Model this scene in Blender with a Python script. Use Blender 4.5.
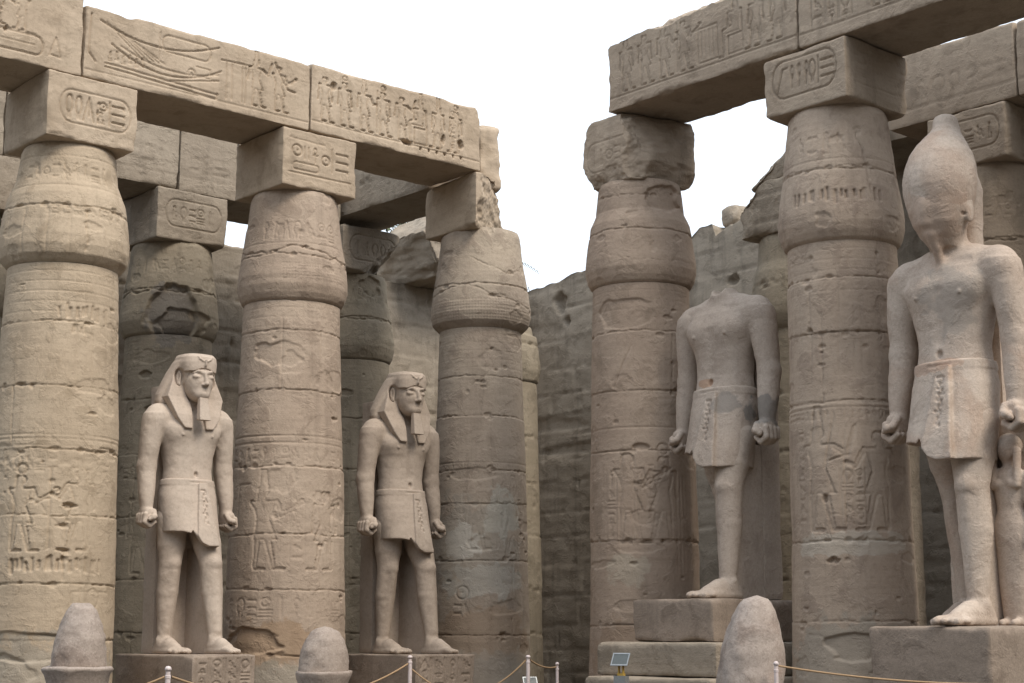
import bpy, math, random
import numpy as np

for o in list(bpy.data.objects): bpy.data.objects.remove(o)
scene = bpy.context.scene
col = scene.collection
R = math.radians

# ------------------------------------------------------------------ camera, sky, sun, exposure
EYE = 1.45
cam_d = bpy.data.cameras.new('camera'); cam = bpy.data.objects.new('camera', cam_d); col.objects.link(cam)
cam.location = (0, 0, EYE); cam.rotation_euler = (R(90 + 10.123), 0, 0)
cam_d.sensor_width = 36; cam_d.lens = 1646.3 / 1024 * 36; cam_d.clip_start = .1; cam_d.clip_end = 2000
scene.camera = cam

SUN_EL, SUN_AZ = 50, 137          # azimuth clockwise from +Y (the view direction): behind the camera, to the right
w = bpy.data.worlds.new('World'); scene.world = w; w.use_nodes = True
nt = w.node_tree; nt.nodes.clear()
sky = nt.nodes.new('ShaderNodeTexSky'); sky.sky_type = 'NISHITA'; sky.sun_disc = False
sky.sun_elevation = R(SUN_EL); sky.sun_rotation = R(SUN_AZ); sky.dust_density = 6; sky.air_density = 1.2; sky.ozone_density = 1
hs = nt.nodes.new('ShaderNodeHueSaturation'); hs.inputs['Saturation'].default_value = .22
mixw = nt.nodes.new('ShaderNodeMixRGB'); mixw.inputs[0].default_value = .7; mixw.inputs[2].default_value = (10.1, 11.2, 12.6, 1)
bgn = nt.nodes.new('ShaderNodeBackground'); bgn.inputs[1].default_value = .12
wo = nt.nodes.new('ShaderNodeOutputWorld')
nt.links.new(sky.outputs[0], hs.inputs['Color']); nt.links.new(hs.outputs[0], mixw.inputs[1])
nt.links.new(mixw.outputs[0], bgn.inputs[0]); nt.links.new(bgn.outputs[0], wo.inputs[0])
sd = bpy.data.lights.new('sun', 'SUN'); sun = bpy.data.objects.new('sun', sd); col.objects.link(sun)
sd.energy = 2.0; sd.angle = R(22); sd.color = (1, .90, .77)
sun.rotation_euler = (R(90 - SUN_EL), 0, R(180 - SUN_AZ))
vs = scene.view_settings; vs.view_transform = 'Standard'; vs.look = 'None'; vs.gamma = 1; vs.use_curve_mapping = False
vs.exposure = .38
scene.render.film_transparent = False

# ------------------------------------------------------------------ the plan: columns stand on a square grid turned 48.9 degrees
C0 = np.array([-.572, 29.390]); YAW = R(48.887); S = 4.07
u = np.array([math.sin(YAW), math.cos(YAW)]); v = np.array([-math.cos(YAW), math.sin(YAW)])
ROTL = R(41.113)                   # local -Y faces the court from the left row (-v), local +X = u
ROTR = ROTL - R(90)                # local -Y = -u, local +X = -v
def G(i, j): return C0 + S * (i * u + j * v)

# ------------------------------------------------------------------ noise
def _hash(ix, iy, iz, seed):
    n = (ix * 374761393 + iy * 668265263 + iz * 2147483647 + seed * 974711) & 0xFFFFFFFF
    n = ((n ^ (n >> 13)) * 1274126177) & 0xFFFFFFFF
    n = (n ^ (n >> 16)) & 0xFFFFFF
    return n.astype(np.float64) / 0xFFFFFF
def vnoise(p, seed=0):
    p = np.asarray(p, float); f = np.floor(p); t = p - f; t = t * t * (3 - 2 * t); i = f.astype(np.int64)
    r = 0
    for dx in (0, 1):
        wx = t[:, 0] if dx else 1 - t[:, 0]
        for dy in (0, 1):
            wy = t[:, 1] if dy else 1 - t[:, 1]
            for dz in (0, 1):
                wz = t[:, 2] if dz else 1 - t[:, 2]
                r = r + wx * wy * wz * _hash(i[:, 0] + dx, i[:, 1] + dy, i[:, 2] + dz, seed)
    return r * 2 - 1
def fbm(p, seed=0, oct=3):
    r = 0; a = 1; p = np.asarray(p, float)
    for k in range(oct): r = r + a * vnoise(p * 2 ** k, seed + k * 17); a *= .5
    return r
def sstep(a, b, x): t = np.clip((x - a) / (b - a), 0, 1); return t * t * (3 - 2 * t)

# ------------------------------------------------------------------ tags and mesh helpers
def tag(o, label=None, cat=None, group=None, kind=None):
    if label: o['label'] = label
    if cat: o['category'] = cat
    if group: o['group'] = group
    if kind: o['kind'] = kind
    return o
def empty(name, loc, rz=0):
    o = bpy.data.objects.new(name, None); col.objects.link(o); o.location = loc; o.rotation_euler = (0, 0, rz); o.empty_display_size = .3
    return o
def mesh_obj(name, V, F, mat, parent=None, smooth=True, loc=None, rz=None):
    """V (n,3), F (m,4) int or list of faces"""
    me = bpy.data.meshes.new(name)
    if isinstance(F, np.ndarray):
        n = len(F); k = F.shape[1]
        me.vertices.add(len(V)); me.vertices.foreach_set('co', np.asarray(V, np.float32).ravel())
        me.loops.add(n * k); me.loops.foreach_set('vertex_index', F.astype(np.int32).ravel())
        me.polygons.add(n); me.polygons.foreach_set('loop_start', np.arange(0, n * k, k, dtype=np.int32))
        me.polygons.foreach_set('loop_total', np.full(n, k, np.int32))
        me.polygons.foreach_set('use_smooth', np.full(n, smooth, bool))
        me.update(calc_edges=True)
    else:
        me.from_pydata([tuple(map(float, q)) for q in V], [], F); me.update()
        for q in me.polygons: q.use_smooth = smooth
    me.validate()
    me.materials.append(mat)
    o = bpy.data.objects.new(name, me); col.objects.link(o)
    if parent: o.parent = parent
    if loc is not None: o.location = loc
    if rz is not None: o.rotation_euler = (0, 0, rz)
    return o
def grid_faces(n, m, wrap=False, off=0):
    """n rows (first index), m columns"""
    i = np.arange(n - 1)[:, None]; j = np.arange(m if wrap else m - 1)[None, :]; j2 = (j + 1) % m
    F = np.stack([i * m + j, i * m + j2, (i + 1) * m + j2, (i + 1) * m + j], -1).reshape(-1, 4)
    return F + off
def revolve(prof, n=32, cap=True):
    prof = np.array(prof, float); t = np.linspace(0, 2 * np.pi, n, endpoint=False)
    V = np.stack([prof[:, 0, None] * np.cos(t), prof[:, 0, None] * np.sin(t), np.repeat(prof[:, 1, None], n, 1)], -1).reshape(-1, 3)
    return V, grid_faces(len(prof), n, True)
def tube(pts, r, n=8):
    pts = np.array(pts, float); V = []; m = len(pts); r = np.broadcast_to(r, (m,))
    for k in range(m):
        d = pts[min(k + 1, m - 1)] - pts[max(k - 1, 0)]; d = d / np.linalg.norm(d)
        a = np.cross(d, [0, 0, 1.] if abs(d[2]) < .9 else [1., 0, 0]); a /= np.linalg.norm(a); b = np.cross(d, a)
        for q in range(n):
            t = 2 * math.pi * q / n; V.append(pts[k] + r[k] * (math.cos(t) * a + math.sin(t) * b))
    return np.array(V), grid_faces(m, n, True)
def joinVF(parts):
    Vs = []; Fs = []; o = 0
    for V, F in parts: Vs.append(V); Fs.append(F + o); o += len(V)
    return np.concatenate(Vs), np.concatenate(Fs)
def boxVF(x0, x1, y0, y1, z0, z1):
    V = np.array([(x, y, z) for x in (x0, x1) for y in (y0, y1) for z in (z0, z1)], float)
    F = np.array([(0, 1, 3, 2), (4, 6, 7, 5), (0, 4, 5, 1), (2, 3, 7, 6), (0, 2, 6, 4), (1, 5, 7, 3)])
    return V, F

# ------------------------------------------------------------------ carved relief rasters
class Relief:
    """height raster over a surface, metres; negative = carved in"""
    def __init__(s, x0, x1, z0, z1, res=.01):
        s.x0, s.z0, s.res = x0, z0, res
        s.nx = int((x1 - x0) / res) + 2; s.nz = int((z1 - z0) / res) + 2
        s.h = np.zeros((s.nz, s.nx)); s.x1, s.z1 = x1, z1
    def grid(s, xa, xb, za, zb):
        i0 = max(0, int((xa - s.x0) / s.res)); i1 = min(s.nx, int((xb - s.x0) / s.res) + 2)
        j0 = max(0, int((za - s.z0) / s.res)); j1 = min(s.nz, int((zb - s.z0) / s.res) + 2)
        if i1 <= i0 or j1 <= j0: return None
        X, Z = np.meshgrid(s.x0 + np.arange(i0, i1) * s.res, s.z0 + np.arange(j0, j1) * s.res)
        return slice(j0, j1), slice(i0, i1), X, Z
    def _seg(s, X, Z, a, b):
        ax, az = a; bx, bz = b; dx, dz = bx - ax, bz - az; L = dx * dx + dz * dz + 1e-12
        t = np.clip(((X - ax) * dx + (Z - az) * dz) / L, 0, 1)
        return np.hypot(X - ax - t * dx, Z - az - t * dz), t
    def line(s, pts, w=.014, d=.015, soft=1.):
        for a, b in zip(pts[:-1], pts[1:]):
            g = s.grid(min(a[0], b[0]) - 2 * w, max(a[0], b[0]) + 2 * w, min(a[1], b[1]) - 2 * w, max(a[1], b[1]) + 2 * w)
            if g is None: continue
            J, I, X, Z = g; D, _ = s._seg(X, Z, a, b)
            s.h[J, I] = np.minimum(s.h[J, I], -d * (1 - sstep(w * .35, w * 1.3, D)))
    def wav(s, pts, w=.02, d=.03, amp=.02, seed=0, step=.05):
        """irregular joint or crack"""
        rng = np.random.RandomState(seed + 5)
        for a, b in zip(pts[:-1], pts[1:]):
            L = math.hypot(b[0] - a[0], b[1] - a[1]); n = max(2, int(L / step)); q = []
            px, pz = -(b[1] - a[1]) / L, (b[0] - a[0]) / L; o = 0
            for k in range(n + 1):
                t = k / n; o = o * .8 + rng.randn() * amp * .5; e = o * (1 if 0 < k < n else .3)
                q.append((a[0] + t * (b[0] - a[0]) + px * e, a[1] + t * (b[1] - a[1]) + pz * e))
            for k in range(n):
                ww = w * (.6 + .9 * rng.rand() ** 2); s.line([q[k], q[k + 1]], ww, d * (.55 + .6 * rng.rand()))
                if rng.rand() < .07: s.dent(q[k][0], q[k][1] + rng.randn() * .02, .03 + .06 * rng.rand(), .02 + .03 * rng.rand(), .022, seed + k)
    def dent(s, x, z, rx, rz, d, seed=0, sharp=.25):
        g = s.grid(x - rx * 1.5, x + rx * 1.5, z - rz * 1.5, z + rz * 1.5)
        if g is None: return
        J, I, X, Z = g; P = np.stack([X.ravel() / max(rx, .03) * 1.6, Z.ravel() / max(rz, .03) * 1.6, X.ravel() * 0 + seed * 3.7], -1)
        q = np.hypot((X - x) / rx, (Z - z) / rz) + .28 * fbm(P, seed).reshape(X.shape)
        s.h[J, I] -= d * (1 - sstep(1 - sharp, 1, q))
    def mask(s, xa, xb, za, zb):
        g = s.grid(xa, xb, za, zb)
        return None if g is None else Mask(s, *g)
    def sample(s, X, Z):
        fx = np.clip((X - s.x0) / s.res, 0, s.nx - 1.001); fz = np.clip((Z - s.z0) / s.res, 0, s.nz - 1.001)
        i = fx.astype(int); j = fz.astype(int); a = fx - i; b = fz - j
        return (s.h[j, i] * (1 - a) * (1 - b) + s.h[j, i + 1] * a * (1 - b) + s.h[j + 1, i] * (1 - a) * b + s.h[j + 1, i + 1] * a * b)
    def roughen(s, amp, seed, aniso=(3., 9.)):
        J, I, X, Z = s.grid(s.x0, s.x1, s.z0, s.z1)
        P = np.stack([X.ravel() * aniso[0], Z.ravel() * aniso[1], X.ravel() * 0 + seed * 1.3], -1)
        n = fbm(P, seed, 3).reshape(X.shape)
        n2 = 0
        P2 = np.stack([X.ravel() * 26, Z.ravel() * 30, X.ravel() * 0 + seed], -1)
        n2 = vnoise(P2, seed + 3).reshape(X.shape)
        s.h[J, I] += amp * n + amp * .25 * n2
        # wear: relief fades out in patches
def box_blur(a, r):
    for ax in (0, 1):
        p = np.pad(a, [(r + 1, r) if k == ax else (0, 0) for k in (0, 1)], mode='edge'); c = np.cumsum(p, ax)
        n = a.shape[ax]
        a = (np.take(c, range(2 * r + 1, 2 * r + 1 + n), ax) - np.take(c, range(0, n), ax)) / (2 * r + 1)
    return a
class Mask:
    def __init__(s, R_, J, I, X, Z): s.R, s.J, s.I, s.X, s.Z = R_, J, I, X, Z; s.m = np.zeros(X.shape)
    def cap(s, a, b, r0, r1=None):
        r1 = r0 if r1 is None else r1
        D, t = s.R._seg(s.X, s.Z, a, b); s.m = np.maximum(s.m, D < r0 + (r1 - r0) * t)
    def ell(s, x, z, rx, rz): s.m = np.maximum(s.m, ((s.X - x) / rx) ** 2 + ((s.Z - z) / rz) ** 2 < 1)
    def poly(s, pts):
        ins = np.zeros(s.X.shape, bool); n = len(pts)
        for k in range(n):
            x1, z1 = pts[k]; x2, z2 = pts[(k + 1) % n]
            if z1 == z2: continue
            c = ((z1 > s.Z) != (z2 > s.Z)) & (s.X < (x2 - x1) * (s.Z - z1) / (z2 - z1) + x1); ins ^= c
        s.m = np.maximum(s.m, ins)
    def carve(s, depth=.022, rad=3):
        m = s.m.astype(float); b = box_blur(box_blur(m, rad), rad); t = np.clip((b - .5) * 2, 0, 1)
        s.R.h[s.J, s.I] -= depth * m * (1 - .85 * t)

# --- the carved signs: all drawn in a box x,z (lower left), w,h
def g_reed(r, x, z, w, h, d): r.line([(x + w * .5, z), (x + w * .5, z + h * .6)], .012, d); m = r.mask(x, x + w, z + h * .3, z + h); m and (m.ell(x + w * .55, z + h * .7, w * .3, h * .3), m.carve(d, 2))
def g_loop(r, x, z, w, h, d): pts = [(x + w * (.5 + .42 * math.cos(t)), z + h * (.6 + .38 * math.sin(t))) for t in np.linspace(-1.2, 4.34, 16)]; r.line([(x + w * .65, z)] + pts + [(x + w * .35, z)], .012, d)
def g_disk(r, x, z, w, h, d):
    q = min(w, h) * .46; cx, cz = x + w / 2, z + h / 2
    r.line([(cx + q * math.cos(t), cz + q * math.sin(t)) for t in np.linspace(0, 6.283, 18)], .012, d); r.line([(cx, cz), (cx + .004, cz)], .014, d)
def g_water(r, x, z, w, h, d): r.line([(x + w * k / 8, z + h * (.4 + .25 * (k % 2))) for k in range(9)], .010, d)
def g_bars(r, x, z, w, h, d):
    for k in range(3): zz = z + h * (.12 + .38 * k); r.line([(x, zz), (x + w, zz)], .014, d); r.line([(x + w, zz), (x + w, zz - h * .1)], .012, d)
def g_bar(r, x, z, w, h, d): r.line([(x + w / 2, z), (x + w / 2, z + h)], .013, d)
def g_seat(r, x, z, w, h, d):
    m = r.mask(x, x + w, z, z + h)
    if m: m.ell(x + w * .5, z + h * .84, w * .2, h * .13); m.poly([(x + w * .2, z), (x + w * .85, z), (x + w * .8, z + h * .3), (x + w * .6, z + h * .38), (x + w * .62, z + h * .72), (x + w * .3, z + h * .7)]); m.carve(d, 2)
def g_bird(r, x, z, w, h, d):
    m = r.mask(x, x + w, z, z + h)
    if m:
        m.ell(x + w * .52, z + h * .5, w * .3, h * .2); m.ell(x + w * .3, z + h * .8, w * .14, h * .13); m.cap((x + w * .3, z + h * .75), (x + w * .45, z + h * .55), w * .1)
        m.cap((x + w * .7, z + h * .42), (x + w * .95, z + h * .2), w * .08); m.cap((x + w * .5, z + h * .35), (x + w * .5, z + h * .05), w * .04); m.cap((x + w * .4, z + h * .05), (x + w * .65, z + h * .05), w * .03); m.carve(d, 2)
def g_basket(r, x, z, w, h, d):
    m = r.mask(x, x + w, z, z + h)
    if m: m.poly([(x, z + h * .6), (x + w, z + h * .6), (x + w * .75, z + h * .25), (x + w * .25, z + h * .25)]); m.carve(d, 2)
def g_ankh(r, x, z, w, h, d):
    r.line([(x + w / 2, z), (x + w / 2, z + h * .55)], .012, d); r.line([(x + w * .15, z + h * .5), (x + w * .85, z + h * .5)], .012, d)
    r.line([(x + w / 2 + w * .22 * math.cos(t), z + h * .77 + h * .2 * math.sin(t)) for t in np.linspace(0, 6.283, 12)], .011, d)
def g_a(r, x, z, w, h, d): r.line([(x, z), (x + w * .5, z + h), (x + w, z)], .012, d); r.line([(x + w * .5, z + h), (x + w * .5, z + h * .2)], .012, d)
GL = [g_reed, g_loop, g_disk, g_water, g_bars, g_bar, g_seat, g_bird, g_basket, g_ankh, g_a, g_bird, g_seat]
def glyph_row(r, x0, x1, z0, z1, seed, d=.014, wid=None):
    rng = random.Random(seed); x = x0; h = z1 - z0; wid = wid or h * .62
    while x < x1 - wid * .5:
        k = rng.choice(GL); w_ = wid * rng.uniform(.6, 1.)
        if k in (g_disk, g_water, g_basket) and rng.random() < .8:
            k(r, x, z0 + h * .52, w_, h * .42, d); rng.choice([g_water, g_basket, g_bars])(r, x, z0 + h * .04, w_, h * .38, d)
        else: k(r, x, z0 + h * .06, w_, h * .86, d)
        x += w_ + h * .14
def glyph_col(r, x0, x1, z0, z1, seed, d=.012, frame=True):
    rng = random.Random(seed); z = z1; w_ = x1 - x0
    while z > z0 + w_ * .5:
        hh = w_ * rng.uniform(.5, .95); z -= hh + w_ * .12; rng.choice(GL)(r, x0 + w_ * .12, z, w_ * .76, hh, d)
    if frame: r.line([(x0 - .01, z0), (x0 - .01, z1)], .010, d); r.line([(x1 + .01, z0), (x1 + .01, z1)], .010, d)
def cartouche(r, x0, x1, z0, z1, d=.016):
    q = (z1 - z0) / 2; zc = (z0 + z1) / 2
    P = [(x1 - q * .7 + q * .7 * math.sin(t), zc + q * math.cos(t)) for t in np.linspace(0, math.pi, 9)]
    P += [(x0 + q * .7 - q * .7 * math.sin(t), zc - q * math.cos(t)) for t in np.linspace(0, math.pi, 9)]
    r.line(P + [P[0]], .013, d)
def figure(r, x, z, h, flip=1, pose='walk', crown='cap', d=.026, w=1.):
    """sunk relief of a standing person in the Egyptian manner"""
    f = flip; X = lambda a: x + f * a * h * w; Z = lambda a: z + a * h
    m = r.mask(x - h * .5, x + h * .5, z - .03, z + h * 1.25)
    if m is None: return
    s = h
    m.ell(X(.01), Z(.9), .055 * s, .06 * s); m.cap((X(0), Z(.86)), (X(0), Z(.80)), .028 * s)
    if crown == 'tall': m.poly([(X(-.06), Z(.93)), (X(.055), Z(.95)), (X(.03), Z(1.16)), (X(-.05), Z(1.16))])
    elif crown == 'disk': m.ell(X(0), Z(1.04), .07 * s, .07 * s)
    elif crown == 'plumes': m.cap((X(-.03), Z(.98)), (X(-.03), Z(1.18)), .025 * s); m.cap((X(.035), Z(.98)), (X(.035), Z(1.18)), .025 * s)
    m.cap((X(-.045), Z(.93)), (X(-.06), Z(.80)), .03 * s)
    m.poly([(X(-.16), Z(.80)), (X(.16), Z(.80)), (X(.12), Z(.72)), (X(.07), Z(.55)), (X(-.07), Z(.55)), (X(-.12), Z(.72))])
    if pose == 'seat':
        m.poly([(X(-.08), Z(.56)), (X(.08), Z(.56)), (X(.30), Z(.50)), (X(.30), Z(.40)), (X(-.1), Z(.40))])
        m.cap((X(.27), Z(.45)), (X(.27), Z(.04)), .04 * s, .025 * s); m.cap((X(.27), Z(.02)), (X(.38), Z(.02)), .022 * s)
        m.poly([(X(-.16), Z(0)), (X(.17), Z(0)), (X(.17), Z(.37)), (X(-.16), Z(.37)), (X(-.16), Z(.44)), (X(-.2), Z(.44)), (X(-.2), Z(0))])
    else:
        m.poly([(X(-.08), Z(.57)), (X(.08), Z(.57)), (X(.17), Z(.34)), (X(-.11), Z(.34))])
        fw = .13 if pose != 'stand' else .05
        m.cap((X(.06), Z(.36)), (X(fw), Z(.04)), .04 * s, .024 * s); m.cap((X(-.06), Z(.36)), (X(-.08), Z(.04)), .04 * s, .024 * s)
        m.cap((X(fw), Z(.015)), (X(fw + .11), Z(.01)), .018 * s); m.cap((X(-.08), Z(.015)), (X(.03), Z(.01)), .018 * s)
    if pose == 'offer':
        m.cap((X(.15), Z(.78)), (X(.2), Z(.62)), .026 * s); m.cap((X(.2), Z(.62)), (X(.38), Z(.74)), .022 * s); m.ell(X(.42), Z(.78), .04 * s, .035 * s)
        m.cap((X(-.15), Z(.78)), (X(-.02), Z(.62)), .026 * s); m.cap((X(0), Z(.62)), (X(.34), Z(.68)), .02 * s)
    elif pose == 'raise':
        m.cap((X(.15), Z(.78)), (X(.28), Z(.7)), .026 * s); m.cap((X(.28), Z(.7)), (X(.36), Z(.95)), .02 * s)
        m.cap((X(-.15), Z(.78)), (X(-.2), Z(.52)), .026 * s, .018 * s)
    elif pose == 'staff':
        m.cap((X(.15), Z(.78)), (X(.24), Z(.62)), .026 * s); m.cap((X(.24), Z(.62)), (X(.33), Z(.66)), .02 * s)
        m.cap((X(-.15), Z(.78)), (X(-.17), Z(.5)), .026 * s, .018 * s)
        r.line([(X(.34), Z(.02)), (X(.34), Z(.96))], .011, d * .6)
    else:
        m.cap((X(.15), Z(.78)), (X(.18), Z(.46)), .026 * s, .018 * s); m.cap((X(-.15), Z(.78)), (X(-.17), Z(.46)), .026 * s, .018 * s)
    m.carve(d, max(2, int(.022 * s / r.res)))
def gouges(r, x0, x1, z, n, seed, hh=.11, d=.035):
    rng = random.Random(seed)
    for k in range(n):
        x = x0 + (x1 - x0) * (k + rng.uniform(.1, .9)) / n; a = hh * rng.uniform(.5, 1.1); z_ = z + rng.uniform(-.03, .03)
        r.line([(x, z_ - a / 2), (x + rng.uniform(-.01, .01), z_ + a / 2)], rng.uniform(.016, .03), d * rng.uniform(.6, 1))

# ------------------------------------------------------------------ materials
def stone(name, base, dark, light, rough=.95, speck=0., bump=.35, strata=.5, streak=.35, patches=(), scale=1., contrast=1., warm=None):
    m = bpy.data.materials.new(name); m.use_nodes = True; t = m.node_tree; t.nodes.clear(); N = t.nodes.new; L = t.links.new
    out = N('ShaderNodeOutputMaterial'); b = N('ShaderNodeBsdfPrincipled'); L(b.outputs[0], out.inputs[0])
    b.inputs['Roughness'].default_value = rough; b.inputs['Specular IOR Level'].default_value = .25
    tc = N('ShaderNodeTexCoord'); oi = N('ShaderNodeObjectInfo')
    off = N('ShaderNodeVectorMath'); off.operation = 'MULTIPLY_ADD'; off.inputs[1].default_value = (37, 53, 71)
    comb = N('ShaderNodeCombineXYZ'); [L(oi.outputs['Random'], comb.inputs[k]) for k in range(3)]
    L(comb.outputs[0], off.inputs[0]); L(tc.outputs['Object'], off.inputs[2])
    def noise(sc, det=3, mapping=None, rg=.6, dist=0.):
        n = N('ShaderNodeTexNoise'); n.inputs['Scale'].default_value = sc * scale; n.inputs['Detail'].default_value = det; n.inputs['Roughness'].default_value = rg; n.inputs['Distortion'].default_value = dist
        if mapping:
            mp = N('ShaderNodeMapping'); mp.inputs['Scale'].default_value = mapping; L(off.outputs[0], mp.inputs[0]); L(mp.outputs[0], n.inputs['Vector'])
        else: L(off.outputs[0], n.inputs['Vector'])
        return n.outputs['Fac']
    def ramp(src, a, b_):
        r = N('ShaderNodeMapRange'); r.interpolation_type = 'SMOOTHSTEP'; r.inputs['From Min'].default_value = a; r.inputs['From Max'].default_value = b_; L(src, r.inputs['Value']); return r.outputs[0]
    def mul(a, k):
        x = N('ShaderNodeMath'); x.operation = 'MULTIPLY'; L(a, x.inputs[0])
        if isinstance(k, (int, float)): x.inputs[1].default_value = k
        else: L(k, x.inputs[1])
        return x.outputs[0]
    def mix(fac, a, c, mode='MIX'):
        x = N('ShaderNodeMixRGB'); x.blend_type = mode
        if isinstance(fac, (int, float)): x.inputs[0].default_value = fac
        else: L(fac, x.inputs[0])
        if isinstance(a, tuple): x.inputs[1].default_value = (*a, 1)
        else: L(a, x.inputs[1])
        if isinstance(c, tuple): x.inputs[2].default_value = (*c, 1)
        else: L(c, x.inputs[2])
        return x.outputs[0]
    big = noise(.55, 3); mid = noise(2.6, 4, None, .65, .4); fine = noise(19, 4, None, .7)
    st = noise(1., 4, (.7, .7, 9.), .65, .3); sk = noise(1., 4, (3.2, 3.2, .28), .6)
    c = mix(mul(ramp(big, .38, .66), .8 * contrast), base, light)
    c = mix(mul(ramp(mid, .48, .72), .7 * contrast), c, dark)
    if warm: c = mix(mul(ramp(noise(.9, 3, None, .6, .6), .52, .7), .55), c, warm)
    c = mix(mul(ramp(st, .5, .72), .35 * strata), c, dark)
    c = mix(mul(ramp(sk, .52, .74), streak), c, tuple(.6 * q for q in dark))
    c = mix(mul(ramp(fine, .42, .75), .35), c, tuple(.62 * q for q in base))
    if speck > 0:
        vo = N('ShaderNodeTexVoronoi'); vo.inputs['Scale'].default_value = 55 * scale; L(off.outputs[0], vo.inputs['Vector'])
        sep = N('ShaderNodeSeparateColor'); L(vo.outputs['Color'], sep.inputs[0])
        c = mix(mul(ramp(sep.outputs[0], .62, .8), speck), c, tuple(min(1, 1.45 * q) for q in light)); c = mix(mul(ramp(sep.outputs[1], .7, .85), speck), c, tuple(.38 * q for q in dark))
    nd = N('ShaderNodeTexNoise'); nd.inputs['Scale'].default_value = 4.5; nd.inputs['Detail'].default_value = 5; L(tc.outputs['Object'], nd.inputs['Vector'])
    for (pc, pr, pcol, ps) in patches:       # repairs and stains that sit on the stone itself
        s1 = N('ShaderNodeVectorMath'); s1.operation = 'SUBTRACT'; L(tc.outputs['Object'], s1.inputs[0]); s1.inputs[1].default_value = pc
        s2 = N('ShaderNodeVectorMath'); s2.operation = 'DIVIDE'; L(s1.outputs[0], s2.inputs[0]); s2.inputs[1].default_value = pr
        s3 = N('ShaderNodeVectorMath'); s3.operation = 'LENGTH'; L(s2.outputs[0], s3.inputs[0])
        ad = N('ShaderNodeMath'); ad.operation = 'MULTIPLY_ADD'; L(nd.outputs['Fac'], ad.inputs[0]); ad.inputs[1].default_value = 1.9; L(s3.outputs['Value'], ad.inputs[2])
        rr = ramp(ad.outputs[0], 2.0, 1.78); c = mix(mul(rr, ps), c, pcol)
    L(c, b.inputs['Base Color'])
    # bump: grain, bedding, pits
    f2 = noise(55, 3, None, .7); f3 = noise(9, 4, None, .7)
    vp = N('ShaderNodeTexVoronoi'); vp.inputs['Scale'].default_value = 16 * scale; L(off.outputs[0], vp.inputs['Vector'])
    pit = ramp(vp.outputs['Distance'], .02, .22)
    def addm(a, ka, b_, kb):
        x = N('ShaderNodeMath'); x.operation = 'ADD'; L(mul(a, ka), x.inputs[0]); L(mul(b_, kb), x.inputs[1]); return x.outputs[0]
    hgt = addm(f2, .35, f3, 1.); hgt = addm(hgt, 1., st, 1.1 * strata); hgt = addm(hgt, 1., mul(pit, ramp(mid, .5, .6)), .5)
    bp = N('ShaderNodeBump'); bp.inputs['Strength'].default_value = bump; bp.inputs['Distance'].default_value = .03
    L(hgt, bp.inputs['Height']); L(bp.outputs[0], b.inputs['Normal'])
    return m
def plain(name, colr, rough=.6, metal=0., var=.15):
    m = bpy.data.materials.new(name); m.use_nodes = True; t = m.node_tree; b = t.nodes['Principled BSDF']
    n = t.nodes.new('ShaderNodeTexNoise'); n.inputs['Scale'].default_value = 30; tc = t.nodes.new('ShaderNodeTexCoord'); t.links.new(tc.outputs['Object'], n.inputs['Vector'])
    x = t.nodes.new('ShaderNodeMixRGB'); x.inputs[1].default_value = (*colr, 1); x.inputs[2].default_value = (*[q * (1 - var * 2) for q in colr], 1)
    t.links.new(n.outputs['Fac'], x.inputs[0]); t.links.new(x.outputs[0], b.inputs['Base Color'])
    b.inputs['Roughness'].default_value = rough; b.inputs['Metallic'].default_value = metal
    return m
TAN = ((.43, .34, .25), (.31, .24, .17), (.50, .405, .305))
M = {}
M['arch'] = stone('carved sandstone', *TAN, bump=.3, strata=.4, streak=.25)
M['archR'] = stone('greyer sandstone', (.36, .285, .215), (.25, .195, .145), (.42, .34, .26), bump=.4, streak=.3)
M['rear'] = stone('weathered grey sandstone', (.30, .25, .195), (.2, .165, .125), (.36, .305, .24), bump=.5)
M['wall'] = stone('coursed wall sandstone', (.31, .262, .205), (.20, .165, .125), (.36, .31, .25), strata=.3, bump=.4, streak=.5)
M['ground'] = stone('dusty court ground', (.075, .068, .058), (.055, .05, .042), (.1, .09, .078), bump=.3, strata=0, streak=0, scale=.6)
M['statue'] = stone('pale statue stone', (.47, .385, .315), (.37, .30, .24), (.53, .45, .375), bump=.16, strata=.08, streak=.18, speck=.05, contrast=.8)
M['statue2'] = stone('greyer statue stone', (.37, .30, .24), (.28, .225, .18), (.43, .355, .29), bump=.16, strata=.08, streak=.25, speck=.06, contrast=.8)
M['granite'] = stone('pinkish granite', (.33, .27, .225), (.22, .17, .14), (.40, .34, .30), bump=.2, strata=0, streak=.15, speck=.16, contrast=1.2, warm=(.36, .25, .19), rough=.75)
M['ped'] = stone('pedestal granite', (.27, .215, .17), (.17, .13, .1), (.35, .28, .225), bump=.35, strata=.1, streak=.3, speck=.1)

# ------------------------------------------------------------------ ground: one sheet to the horizon
gx = np.concatenate([[-900, -300, -100, -50], np.linspace(-30, 30, 61), [50, 100, 300, 900]])
gy = np.concatenate([[-900, -300, -100, -40], np.linspace(-20, 60, 81), [100, 300, 900]])
GX, GY = np.meshgrid(gx, gy)
gz = .03 * fbm(np.stack([GX.ravel() * .4, GY.ravel() * .4, GX.ravel() * 0], -1), 5)
V = np.stack([GX.ravel(), GY.ravel(), gz - .03], -1)
o = mesh_obj('ground', V, grid_faces(len(gy), len(gx)), M['ground']); tag(o, kind='structure')

RK = 1.6
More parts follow.
